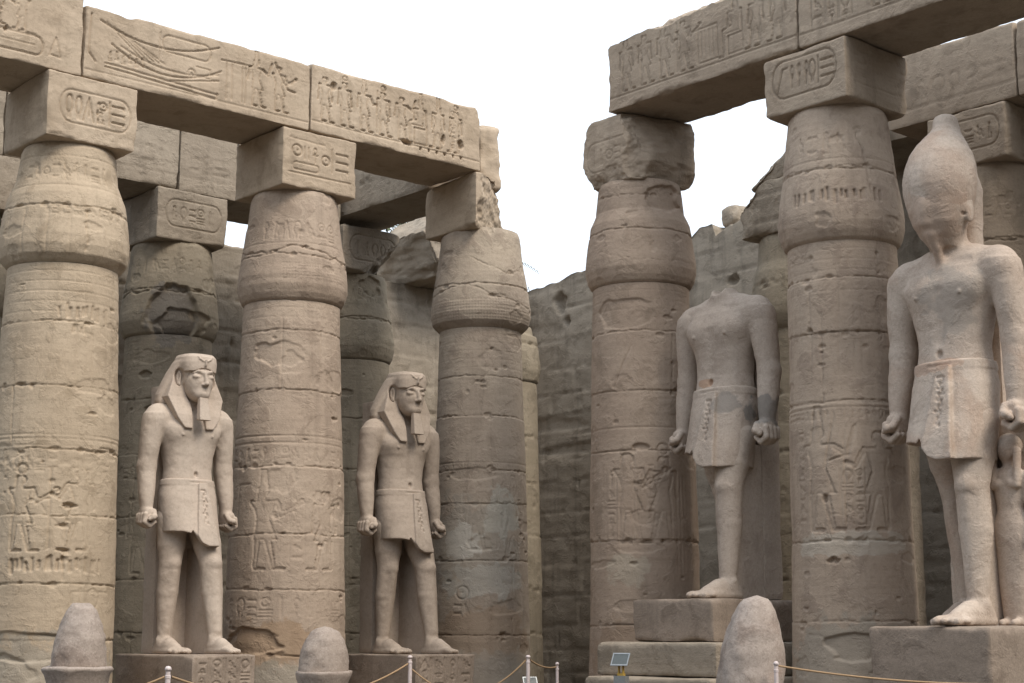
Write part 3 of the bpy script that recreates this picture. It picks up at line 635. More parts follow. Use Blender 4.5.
# cross beam from the corner column to the rear row
rC = lambda r: r.wav([(-2, .5), (0, .55), (2, .5)], .012, .02, .03, 3)
beam('architrave_block', C0, -S - .6, -.74, 1, 0, 2 * .66, 9.6, 1.0, M['rear'], rC, 32, 'grey cross beam seen from below between the corner column and the rear column', 'rear beam blocks', r1=.1, step=.04)
def relRear(sd):
    def f(r):
        glyph_row(r, r.x0 + .2, r.x1 - .2, .35, .75, sd, .010, .3); r.line([(r.x0, .28), (r.x1, .28)], .012, .010)
    return f
gB2 = G(-1, 1)
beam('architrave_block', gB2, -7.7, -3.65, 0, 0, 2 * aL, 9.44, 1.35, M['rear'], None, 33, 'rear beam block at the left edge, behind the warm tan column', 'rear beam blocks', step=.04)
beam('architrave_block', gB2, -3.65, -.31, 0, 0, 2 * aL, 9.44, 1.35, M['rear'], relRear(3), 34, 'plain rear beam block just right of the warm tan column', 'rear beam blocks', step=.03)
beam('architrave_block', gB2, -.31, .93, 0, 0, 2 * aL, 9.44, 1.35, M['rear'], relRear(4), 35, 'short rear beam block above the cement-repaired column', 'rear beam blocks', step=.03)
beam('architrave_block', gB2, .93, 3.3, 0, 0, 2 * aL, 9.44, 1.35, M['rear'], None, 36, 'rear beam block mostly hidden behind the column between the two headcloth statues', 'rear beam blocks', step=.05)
# right front row
ZR, HR = 9.86, 1.32
def relD(r):
    x = r.x0; r.line([(x, .22), (-x, .22)], .014, .016)
    for k, (p_, cr, f) in enumerate([('walk', 'tall', 1), ('walk', 'cap', 1), ('staff', 'tall', 1), ('offer', 'cap', 1)]): figure(r, x + .42 + k * .42, .27, .86, f, p_, cr, .026)
    r.line([(x + 2.0, .3), (x + 2.0, .85), (x + 2.4, .85), (x + 2.4, .3), (x + 2.0, .3)], .012, .016)
    for k in range(4): r.line([(x + 2.07 + k * .08, .35), (x + 2.07 + k * .08, .8)], .01, .012)
    for k, (p_, cr, f) in enumerate([('seat', 'tall', -1), ('walk', 'disk', -1), ('walk', 'tall', -1)]): figure(r, x + 2.75 + k * .42, .27, .86, f, p_, cr, .026)
def relE(r):
    x = r.x0; r.line([(x, .2), (-x, .2)], .014, .016); glyph_col(r, x + .25, x + .45, .26, 1.25, 3, .02); glyph_col(r, x + .5, x + .7, .26, 1.25, 4, .02); glyph_col(r, x + .75, x + .95, .26, 1.25, 9, .02)
    figure(r, x + 1.4, .25, .85, 1, 'offer', 'tall', .026); figure(r, x + 2.2, .25, .85, -1, 'staff', 'disk', .026); glyph_row(r, x + 2.6, -x, .3, .7, 5, .02)
gD = G(0, -1)
beam('architrave_block', gD, .0, S - .1, 1, 0, 2 * aL, ZR, HR, M['archR'], relD, 24, 'carved beam block with an eroded upper edge, bridging the brown and the pinkish columns', 'beam blocks of the right front row', rk=1.15, r1=.12,
     top=[(-2.1, 1.0), (-1.9, 1.13), (-1.2, 1.17), (-.6, 1.3), (0, 1.3), (2, 1.32)], cuts=[((2.0, -.7, .5), (1, -.25, .12)), ((0, -.72, 1.15), (0, -.55, .75))])
beam('architrave_block', gD, S - .1, 2 * S + .5, 1, 0, 2 * aL, ZR, HR, M['archR'], relE, 25, 'carved beam block running out of frame at the top right corner', 'beam blocks of the right front row', rk=1.15)
# rear right beams
gE2 = G(1, -2)
beam('architrave_block', gE2, -1.5, .95, 1, 0, 2 * aL, 9.78, 1.25, M['archR'], relRear(7), 37, 'dim rear beam block directly right of the pinkish column head', 'rear right beam blocks', step=.03)
beam('architrave_block', gE2, .95, 5.2, 1, 0, 2 * aL, 9.78, 1.25, M['archR'], relRear(8), 38, 'dim rear beam block at the right edge above the crowned statue', 'rear right beam blocks', step=.03)
o = block('architrave_block', 2.2, 1.3, 1.05, M['rear'], step=.05, seed=39, r0=.06, r1=.15, amp=.03, loc=at(G(1, -1), 0, -.45, 9.5), rz=ROTR, cuts=[((-.65, 0, .1), (-.55, 0, .8))]); tag(o, 'sloping broken beam fragment left of the pinkish column head', 'stone beam', 'rear right beam blocks')
o = block('roof_slab', 13.8, 3.7, .5, M['rear'], step=.12, dstep=.15, seed=44, loc=at(G(1.65, -2.7), 0, 0, 10.15), rz=ROTR); tag(o, 'dark roof slab over the passage behind the crowned statue', 'roof slab')

# ------------------------------------------------------------------ enclosing walls
def wallrel(L, H, seed):
    r = Relief(-L / 2, L / 2, 0, H, .02); rng = random.Random(seed); z = 0; k = 0
    while z < H:
        h = rng.uniform(.45, .75); x = -L / 2 - rng.random()
        while x < L / 2:
            w_ = rng.uniform(.9, 2.2); g = r.grid(x, x + w_, z, z + h)
            if g: r.h[g[0], g[1]] += rng.uniform(-.014, .014)
            r.wav([(x + w_, z), (x + w_ + rng.uniform(-.05, .05), z + h)], .018, .03, .010, seed + k, .12); x += w_; k += 1
        z += h; r.wav([(-L / 2, z), (L / 2, z)], .018, .034, .010, seed + k * 3, .15)
    for k in range(int(L * 3)): r.dent(rng.uniform(-L / 2, L / 2), rng.uniform(0, H), rng.uniform(.05, .35), rng.uniform(.04, .18), .014, seed + k)
    for k in range(int(L / 1.5)):
        figure(r, -L / 2 + 1.5 * k + .6, 5.8, 1.9, 1, rng.choice(['walk', 'staff', 'offer']), rng.choice(['cap', 'tall', 'disk']), .012)
    r.roughen(.004, seed); return r
LW = 20.
rw = wallrel(LW, 10.3, 5)
xg = LW / 2   # local -x end is the far corner: x = (distance along -v from the corner) - LW/2
def wx(t): return t - LW / 2
r_ = rw
r_.dent(wx(1.62), 9.0, .2, .26, .22, 3); r_.dent(wx(1.85), 8.55, .09, .12, .15, 4); r_.dent(wx(6.9), 8.7, .14, .12, .16, 5); r_.dent(wx(6.95), 8.25, .14, .12, .16, 6); r_.dent(wx(1.2), 6.2, 1.6, .18, .05, 7); r_.dent(wx(2.2), 5.6, 1.5, .12, .05, 8)
wc = G(1.6, 1.6); p = wc - (LW / 2) * v + .5 * u
o = block('enclosure_wall', LW, 1.0, 10.3, M['wall'], rk=.9, relief=rw, step=.05, dstep=.25, seed=51, r0=.03, r1=.1, amp=.016, loc=(p[0], p[1], 0), rz=ROTR,
          top=[(wx(0), 9.4), (wx(.8), 9.5), (wx(1.5), 9.52), (wx(2.0), 9.62), (wx(3), 9.7), (wx(4.6), 9.75), (wx(5.7), 9.75), (wx(6.0), 9.98), (wx(6.35), 9.98), (wx(6.45), 9.72), (wx(6.8), 9.9), (wx(7.3), 10.0), (wx(7.8), 9.85), (wx(9), 10.2), (wx(12), 10.3)])
tag(o, 'coursed stone wall closing the court behind the right row of columns', 'wall')
rw2 = wallrel(LW, 9.5, 9); p = wc - (LW / 2) * u + .5 * v
o = block('enclosure_wall', LW, 1.0, 9.5, M['wall'], rk=1.3, relief=rw2, step=.05, dstep=.25, seed=52, r0=.03, r1=.1, amp=.016, loc=(p[0], p[1], 0), rz=ROTL, top=[(-10, 9.2), (-1.5, 9.2), (.6, 9.3), (1.3, 9.46), (3, 9.42), (4.5, 9.25), (4.8, 9.28), (9, 9.25), (10, 9.3)])
tag(o, 'coursed stone wall closing the court behind the left row of columns', 'wall')
o = block('roof_slab', 1.9, 1.9, 1.55, M['rear'], step=.05, seed=45, r0=.06, r1=.2, amp=.05, loc=at(G(.88, 1.52), 0, 0, 9.28), rz=ROTL, cuts=[((-.6, -.6, .5), (-.8, -.1, -.5)), ((-.6, -.5, 1.1), (-.7, 0, .9)), ((0, -.9, .25), (0, -.8, -.9))])
tag(o, 'ragged overhanging stone slab on the wall left of the corner column', 'stone slab')
o = block('boulder', .62, .5, .52, M['rear'], step=.03, seed=46, r0=.14, r1=.1, amp=.04, loc=(4.83, 34.0, 9.9), rz=.4); tag(o, 'small pale loose boulder perched on top of the wall', 'boulder')

# the other two sides of the court, behind and beside the viewer: the great gateway towers and the side wall
p = C0 - 42 * v - 12 * u
o = block('gateway_tower', 70., 6., 23., M['wall'], step=1., dstep=1.5, seed=61, r0=.1, r1=.1, loc=(p[0], p[1], 0), rz=ROTL); tag(o, 'high sandstone gateway tower closing the court behind the viewer', 'gateway')
p = C0 - 38 * u - 14 * v
o = block('enclosure_wall', 56., 3., 14., M['wall'], step=1., dstep=1.5, seed=62, r0=.1, r1=.1, loc=(p[0], p[1], 0), rz=ROTR); tag(o, 'tall side wall of the court to the left of the viewer', 'wall')

# ------------------------------------------------------------------ signed distance sculpting for the statues
class SDF:
    def __init__(s, lo, hi, res):
        s.lo = np.array(lo, np.float32); s.res = res; s.n = np.ceil((np.array(hi) - np.array(lo)) / res).astype(int) + 1
        s.F = np.full(s.n, .05, np.float32)
    def box(s, lo, hi, pad):
        a = np.maximum(0, np.floor((np.array(lo) - pad - s.lo) / s.res).astype(int)); b = np.minimum(s.n, np.ceil((np.array(hi) + pad - s.lo) / s.res).astype(int) + 1)
        if (b <= a).any(): return None
        sl = tuple(slice(a[k], b[k]) for k in range(3)); ax = [s.lo[k] + np.arange(a[k], b[k], dtype=np.float32) * s.res for k in range(3)]
        return sl, ax[0][:, None, None], ax[1][None, :, None], ax[2][None, None, :]
    def put(s, lo, hi, fn, k=.006, sub=False):
        g = s.box(lo, hi, .03 + k)
        if g is None: return
        sl, X, Y, Z = g; d = fn(X, Y, Z).astype(np.float32); A = s.F[sl]
        if sub: d = -d; h = np.clip(.5 - .5 * (A - d) / k, 0, 1); s.F[sl] = A * (1 - h) + d * h + k * h * (1 - h)
        else: h = np.clip(.5 + .5 * (A - d) / k, 0, 1); s.F[sl] = A * (1 - h) + d * h - k * h * (1 - h)
    def cap(s, a, b, r0, r1=None, k=.006, sub=False, sq=(1, 1, 1)):
        r1 = r0 if r1 is None else r1; a = np.array(a, float); b = np.array(b, float); q = np.array(sq, float); m = max(r0, r1) / q.min()
        def fn(X, Y, Z):
            A = a * q; B = b * q; D = B - A; L = D @ D + 1e-12; t = np.clip(((X * q[0] - A[0]) * D[0] + (Y * q[1] - A[1]) * D[1] + (Z * q[2] - A[2]) * D[2]) / L, 0, 1)
            return (np.sqrt((X * q[0] - A[0] - t * D[0]) ** 2 + (Y * q[1] - A[1] - t * D[1]) ** 2 + (Z * q[2] - A[2] - t * D[2]) ** 2) - (r0 + (r1 - r0) * t)) / q.max()
        s.put(np.minimum(a, b) - m, np.maximum(a, b) + m, fn, k, sub)
    def ell(s, c, r, k=.006, sub=False):
        c = np.array(c, float); r = np.array(r, float); m = r.min()
        s.put(c - r, c + r, lambda X, Y, Z: (np.sqrt(((X - c[0]) / r[0]) ** 2 + ((Y - c[1]) / r[1]) ** 2 + ((Z - c[2]) / r[2]) ** 2) - 1) * m, k, sub)
    def bx(s, c, hsz, rd=.003, k=.004, sub=False, taper=None):
        c = np.array(c, float); hsz = np.array(hsz, float)
        def fn(X, Y, Z):
            f = 1 if taper is None else 1 + taper * (Z - c[2]) / hsz[2]
            qx = np.abs(X - c[0]) - hsz[0] * f + rd; qy = np.abs(Y - c[1]) - hsz[1] * f + rd; qz = np.abs(Z - c[2]) - hsz[2] + rd
            return np.sqrt(np.maximum(qx, 0) ** 2 + np.maximum(qy, 0) ** 2 + np.maximum(qz, 0) ** 2) + np.minimum(np.maximum(qx, np.maximum(qy, qz)), 0) - rd
        s.put(c - hsz * 1.5, c + hsz * 1.5, fn, k, sub)
    def loft(s, secs, k=.01, p=2.2, sub=False):
        """secs: (z, xc, yc, a, b)"""
        S_ = np.array(secs, float); z0, z1 = S_[0, 0], S_[-1, 0]
        def fn(X, Y, Z):
            z = np.clip(Z, z0, z1); xc, yc, a, b = [np.interp(z, S_[:, 0], S_[:, q]) for q in (1, 2, 3, 4)]
            d = ((np.abs(X - xc) / a) ** p + (np.abs(Y - yc) / b) ** p) ** (1 / p) - 1
            d = d * np.minimum(a, b); dz = np.abs(Z - (z0 + z1) / 2) - (z1 - z0) / 2
            return np.sqrt(np.maximum(d, 0) ** 2 + np.maximum(dz, 0) ** 2) + np.minimum(np.maximum(d, dz), 0)
        s.put((S_[:, 1].min() - S_[:, 3].max(), S_[:, 2].min() - S_[:, 4].max(), z0), (S_[:, 1].max() + S_[:, 3].max(), S_[:, 2].max() + S_[:, 4].max(), z1), fn, k, sub)
    def clip_fn(s, fn):
        X = s.lo[0] + np.arange(s.n[0])[:, None, None] * s.res; Y = s.lo[1] + np.arange(s.n[1])[None, :, None] * s.res; Z = s.lo[2] + np.arange(s.n[2])[None, None, :] * s.res
        s.F = np.maximum(s.F, fn(X, Y, Z).astype(np.float32))
    def mesh(s):
        F = s.F; n = F.shape
        F[0], F[-1], F[:, 0], F[:, -1], F[:, :, 0], F[:, :, -1] = .01, .01, .01, .01, .01, .01
        neg = F < 0; C = np.zeros((n[0] - 1, n[1] - 1, n[2] - 1), np.int8)
        for a in (0, 1):
            for b in (0, 1):
                for c in (0, 1): C += neg[a:n[0] - 1 + a, b:n[1] - 1 + b, c:n[2] - 1 + c]
        I, J, K = np.nonzero((C > 0) & (C < 8)); idx = np.full(C.shape, -1, np.int64); idx[I, J, K] = np.arange(len(I))
        acc = np.zeros((len(I), 3)); cnt = np.zeros(len(I)); cs = [(a, b, c) for a in (0, 1) for b in (0, 1) for c in (0, 1)]
        for a in cs:
            for ax in range(3):
                if a[ax] == 0:
                    b = list(a); b[ax] = 1; fa = F[I + a[0], J + a[1], K + a[2]]; fb = F[I + b[0], J + b[1], K + b[2]]; m = (fa < 0) != (fb < 0)
                    t = np.where(m, fa / np.where(m, fa - fb, 1), 0); P = np.array(a, float)[None] + np.zeros((len(I), 3)); P[:, ax] = t
                    acc += P * m[:, None]; cnt += m
        V_ = (acc / cnt[:, None] + np.stack([I, J, K], -1)) * s.res + s.lo
        Q = []
        for ax in range(3):
            sl0 = [slice(1, n[k] - 1) for k in range(3)]; sl1 = list(sl0); sl0[ax] = slice(0, n[ax] - 1); sl1[ax] = slice(1, n[ax])
            A = neg[tuple(sl0)]; B = neg[tuple(sl1)]; i, j, k = np.nonzero(A != B); off = [1, 1, 1]; off[ax] = 0; i = i + off[0]; j = j + off[1]; k = k + off[2]
            pos = np.stack([i, j, k], -1); b1, b2 = [(1, 2), (2, 0), (0, 1)][ax]
            def cell(d1, d2): q = pos.copy(); q[:, b1] -= d1; q[:, b2] -= d2; return idx[q[:, 0], q[:, 1], q[:, 2]]
            q = np.stack([cell(1, 1), cell(0, 1), cell(0, 0), cell(1, 0)], -1); ins = neg[i, j, k] if False else A[A != B]
            q[~ins] = q[~ins][:, ::-1]; Q.append(q)
        return V_, np.concatenate(Q)
def sdf_obj(name, s, size, mat, parent, seed=0, amp=.006):
    V_, F_ = s.mesh(); V_ = V_ * size
    V_ = V_ + (amp * fbm(V_ * 2.2 + seed * 9, seed, 4) + .3 * amp * fbm(V_ * 14 + seed * 5, seed + 8, 2))[:, None] * np.array([.7, .7, .5])
    return mesh_obj(name, V_, F_, mat, parent)

# Statue space: height to top of the headcloth = 1; local -Y is the front, +X the statue's left
def arm(s, sx, k=.012):
    s.loft([(z, sx * x, y, a, b) for z, x, y, a, b in [(.452, .152, -.011, .0185, .0215), (.478, .151, -.008, .0205, .0230), (.50, .151, -.006, .0235, .0255), (.53, .150, -.002, .0270, .0285), (.565, .149, .003, .0295, .0305), (.60, .147, .008, .0300, .0315), (.64, .144, .009, .0310, .0335), (.69, .140, .006, .0340, .0370), (.735, .136, .004, .0365, .0395), (.77, .130, .003, .0390, .0400), (.79, .126, .003, .037, .039)]], .012, 2.1)
    s.ell((sx * .121, .002, .772), (.043, .040, .047), .012); s.ell((sx * .148, .012, .612), (.030, .030, .028), .012)
    # fist round a short rod
    h = np.array([sx * .152, -.012, .445]); s.bx(h + [0, 0, .006], (.019, .030, .022), .012, .008)
    s.cap(h + [0, -.046, -.004], h + [0, .036, -.004], .0095, None, .002)
    for q, (yy, ln) in enumerate([(-.026, 1.), (-.010, 1.06), (.006, 1.), (.021, .86)]):
        a = h + [sx * .018, yy, .006]; b = h + [sx * .020 * ln, yy, -.018 * ln]; c = h + [sx * .002, yy - .001, -.030 * ln]; d = h + [-sx * .016, yy, -.018]
        s.cap(a, b, .0085, .0085, .0025); s.cap(b, c, .0085, .008, .0025); s.cap(c, d, .008, .007, .0025)
    s.cap(h + [-sx * .014, -.024, .018], h + [-sx * .010, -.038, .0], .009, .0085, .004); s.cap(h + [-sx * .010, -.038, .0], h + [sx * .010, -.042, -.010], .0085, .007, .003)
def leg(s, hip, knee, ank, sx):
    hip, knee, ank = map(np.array, (hip, knee, ank))
    mid = hip * .45 + knee * .55; calf = knee * .62 + ank * .38 + np.array([0, .007, 0]); kn = knee + np.array([0, .004, 0])
    s.cap(hip, mid, .055, .0465, .004); s.cap(mid, kn, .0465, .0365, .003); s.cap(kn, calf, .0365, .0355, .003); s.cap(calf, ank, .0355, .0225, .003)
    s.ell(knee + [0, -.024, .002], (.020, .016, .022), .012); s.cap(knee + [0, -.020, -.03], ank + [0, -.012, .03], .013, .009, .012)
    s.ell(ank + [.019 * sx, 0, -.002], (.008, .01, .01), .006); s.ell(ank + [-.019 * sx, -.002, .004], (.008, .01, .01), .006)
    # foot: heel, instep wedge, five toes
    z0 = .0; f = ank.copy(); f[2] = 0
    s.ell(f + [0, .018, .020], (.023, .026, .024), .01); s.cap(f + [0, .0, .028], f + [0, -.075, .012], .026, .020, .014, sq=(.95, 1, 1)); s.cap(f + [0, -.04, .034], f + [-.004 * sx, -.095, .010], .018, .012, .014)
    s.bx(f + [0, -.045, .008], (.027, .075, .008), .007, .01)
    for q, (dx, ln, r) in enumerate([(-.020, .130, .0108), (-.0035, .128, .0082), (.009, .120, .0078), (.0195, .110, .0072), (.028, .098, .0070)]):
        x = dx * sx; s.cap(f + [x * .85, -.085, .012], f + [x, -ln + .012, .010], r, r, .0035); s.ell(f + [x, -ln + .004, .009], (r, r * 1.15, r * .85), .0025)
def torso(s, k=.016):
    s.loft([(.40, 0, -.01, .086, .066), (.47, 0, -.008, .093, .072), (.52, 0, -.006, .096, .070), (.57, 0, -.004, .087, .062), (.61, 0, -.002, .084, .058), (.65, 0, 0, .089, .059), (.70, 0, 0, .102, .063), (.745, 0, .002, .115, .066), (.785, 0, .006, .120, .058), (.810, 0, .010, .112, .044), (.832, 0, .012, .060, .036)], k, 2.3)
    s.cap((-.115, .008, .792), (.115, .008, .792), .034, .034, .02); s.cap((-.10, .012, .80), (0, .01, .826), .022, .03, .02); s.cap((.10, .012, .80), (0, .01, .826), .022, .03, .02)
    for sx in (-1, 1):
        s.ell((sx * .048, -.040, .735), (.046, .024, .036), .016); s.ell((sx * .056, -.064, .722), (.005, .004, .005), .003)
    s.cap((0, -.074, .73), (0, -.066, .62), .006, .006, .018, True); s.ell((0, -.062, .590), (.0075, .01, .010), .005, True)
    s.cap((-.07, -.026, .806), (-.012, -.026, .803), .006, .006, .012); s.cap((.07, -.026, .806), (.012, -.026, .803), .006, .006, .012)
def base_legs(s, ky, ay):
    leg(s, (.050, -.02, .44), (.056, ky, .295), (.060, ay, .048), 1)
    leg(s, *(((-.050, -.0, .44), (-.054, -.010, .295), (-.058, .012, .048)) if ky < -.07 else ((-.048, .012, .44), (-.046, .045, .295), (-.046, .075, .048))), -1)
HX, HY = 0., -.045
class Low:
    """the features of the face sit a little lower than drawn"""
    def __init__(q, s): q.s = s
    def z(q, p): return (p[0], p[1], p[2] - (.008 if p[2] > .87 else .004))
    def cap(q, a, b, *r, **k): q.s.cap(q.z(a), q.z(b), *r, **k)
    def ell(q, c, r, *a, **k): q.s.ell(q.z(c), r, *a, **k)
def head(s):
    f = Low(s)
    s.cap((0, .012, .80), (0, -.012, .88), .040, .036, .014)
    s.ell((0, HY + .022, .935), (.055, .066, .062), .012)                    # skull
    f.ell((0, HY - .008, .912), (.0495, .050, .068), .010); f.ell((0, HY - .036, .861), (.024, .020, .017), .016)   # face mass, chin
    for sx in (-1, 1):
        f.ell((sx * .0225, HY - .064, .9265), (.0205, .0120, .0110), .010, True)                  # socket
        f.ell((sx * .0228, HY - .0425, .9250), (.0172, .0100, .0098), .003)                      # lids
        f.ell((sx * .0228, HY - .0440, .9235), (.0150, .0105, .0062), .0012)                     # eyeball
        f.cap((sx * .009, HY - .0515, .9390), (sx * .024, HY - .0520, .9430), .0022, .0032, .008); f.cap((sx * .024, HY - .0520, .9430), (sx * .040, HY - .0400, .9380), .0032, .0016, .008)
        f.ell((sx * .0085, HY - .0585, .8965), (.0046, .0060, .0044), .004)                      # nostril wing
        s.ell((sx * .0605, HY + .016, .917), (.0075, .013, .025), .004); s.ell((sx * .066, HY + .012, .919), (.005, .006, .014), .003, True); s.ell((sx * .062, HY + .012, .895), (.006, .008, .008), .004)
        f.cap((sx * .0175, HY - .0430, .8755), (sx * .003, HY - .0510, .8790), .0022, .0042, .003); f.cap((sx * .0155, HY - .0425, .8722), (0, HY - .0500, .8705), .0024, .0050, .003)
    f.cap((0, HY - .056, .936), (0, HY - .066, .902), .0046, .0062, .007); f.ell((0, HY - .0650, .8995), (.0068, .0068, .0056), .005)
    f.cap((-.018, HY - .0490, .8750), (0, HY - .0555, .8752), .0010, .0012, .002, True); f.cap((.018, HY - .0490, .8750), (0, HY - .0555, .8752), .0010, .0012, .002, True)
def new_sdf(z1=1.0, res=.0030): return SDF((-.20, -.33, -.01), (.20, .14, z1), res)
def nemes():
    s = SDF((-.15, -.16, .66), (.15, .13, 1.02), .0026)
    s.ell((0, HY + .030, .930), (.066, .077, .072), .01)                    # cap over the skull
    s.loft([(.935, 0, HY + .012, .063, .0645), (.967, 0, HY + .012, .0655, .0655), (.985, 0, HY + .014, .063, .065), (.996, 0, HY + .018, .055, .060)], .006, 2.8)
    # wings that flare from the temples down to the shoulders: cloth behind the ears
    def wing(X, Y, Z):
        wdt = np.interp(Z, [.80, .838, .86, .90, .94, .97, .985], [.104, .117, .115, .100, .083, .070, .055]); yc = np.interp(Z, [.80, .86, .93, .98], [.020, .020, .002, -.022]); th = np.interp(Z, [.80, .86, .93, .98], [.036, .038, .046, .050])
        d = ((np.abs(X) / wdt) ** 3 + (np.abs(Y - yc) / th) ** 3) ** (1 / 3) - 1; d = d * np.minimum(wdt, th)
        return np.maximum(d, np.maximum(.838 - .25 * (np.abs(X) - .05) - Z, Z - .985))
    s.put((-.13, -.05, .80), (.13, .09, .99), wing, .006)
    s.cap((0, .07, .93), (0, .085, .74), .03, .018, .02, sq=(.8, 1, 1))     # tail at the back
    # lappets on the chest
    for sx in (-1, 1):
        def lap(X, Y, Z, sx=sx):
            zz_ = [.743, .778, .85, .92, .94]; ou = np.interp(Z, zz_, [.054, .080, .106, .080, .070]); inn = np.interp(Z, zz_, [.026, .024, .022, .040, .05]); yc = np.interp(Z, [.743, .76, .79, .82, .85, .92], [-.064, -.058, -.050, -.036, -.024, -.012])
            A = np.abs(X); rd = .003; qx = np.maximum(A - ou, inn - A) + rd; qy = np.abs(Y - yc) - np.interp(Z, [.743, .80, .86], [.012, .017, .020]) + rd; qz = np.abs(Z - .8415) - .0985 + rd
            return np.sqrt(np.maximum(qx, 0) ** 2 + np.maximum(qy, 0) ** 2 + np.maximum(qz, 0) ** 2) + np.minimum(np.maximum(qx, np.maximum(qy, qz)), 0) - rd
        s.put((-.12 if sx < 0 else 0, -.09, .74), (0 if sx < 0 else .12, .03, .94), lap, .004)
    # open front for the face, brow band, cobra
    s.ell((0, HY - .045, .899), (.054, .060, .046), .003, True); s.ell((0, HY - .02, .88), (.044, .050, .060), .003, True)
    for sx in (-1, 1): s.ell((sx * .066, HY + .004, .917), (.013, .024, .029), .004, True)
    s.cap((0, HY - .056, .955), (0, HY - .059, .974), .0045, .004, .004); s.cap((-.020, HY - .053, .977), (-.008, HY - .055, .970), .0028, .0028, .003); s.cap((.020, HY - .053, .977), (.008, HY - .055, .970), .0028, .0028, .003); s.cap((-.020, HY - .053, .977), (-.026, HY - .050, .985), .0026, .002, .003); s.cap((.020, HY - .053, .977), (.026, HY - .050, .985), .0026, .002, .003)
    return s
def kilt(hole=0):
    s = SDF((-.15, -.16, .33), (.15, .09, .60), .0030)
    s.loft([(.34, 0, -.040, .0955, .084), (.40, 0, -.032, .098, .081), (.46, 0, -.018, .099, .077), (.52, 0, -.008, .098, .0735), (.565, 0, -.004, .0905, .0665), (.575, 0, -.004, .0885, .0655)], .004, 2.4)
    s.loft([(.553, 0, -.004, .0945, .070), (.573, 0, -.004, .0915, .0685)], .002, 2.4)    # belt
    def tab(X, Y, Z):       # stiff front panel
        hw = np.interp(Z, [.34, .56], [.042, .016]); yc = np.interp(Z, [.34, .40, .46, .52, .56], [-.117, -.107, -.091, -.077, -.068])
        return np.maximum(np.maximum(np.abs(X - .018) - hw, np.abs(Y - yc) - .014), np.abs(Z - .45) - .112)
    s.put((-.05, -.14, .335), (.08, -.05, .565), tab, .003)
    rng = random.Random(4)
    for k in range(9):      # column of signs
        z = .535 - k * .013; yy = np.interp(z, [.34, .40, .46, .52, .56], [-.131, -.121, -.105, -.091, -.082]); s.bx((.013 + .007 * (k % 2), yy, z), (.004 if k % 3 else .0085, .0035, .0034), .001, .001, True); s.bx((.022 - .007 * (k % 2), yy, z - .004), (.0028, .0035, .005), .001, .001, True)
    s.cap((-.03, -.0745, .563), (.03, -.0745, .563), .004, .004, .002, True)
    s.clip_fn(lambda X, Y, Z: (np.interp(X, [-.12, -.055, -.038, -.032, -.005, .02, .12], [.398, .396, .392, .402, .362, .350, .352]) - Z) + 0 * Y)
    # the cloth is thin: hollow it below
    s.loft([(.30, 0, -.040, .087, .075), (.40, 0, -.032, .088, .071)], .004, 2.4, sub=True)
    return s

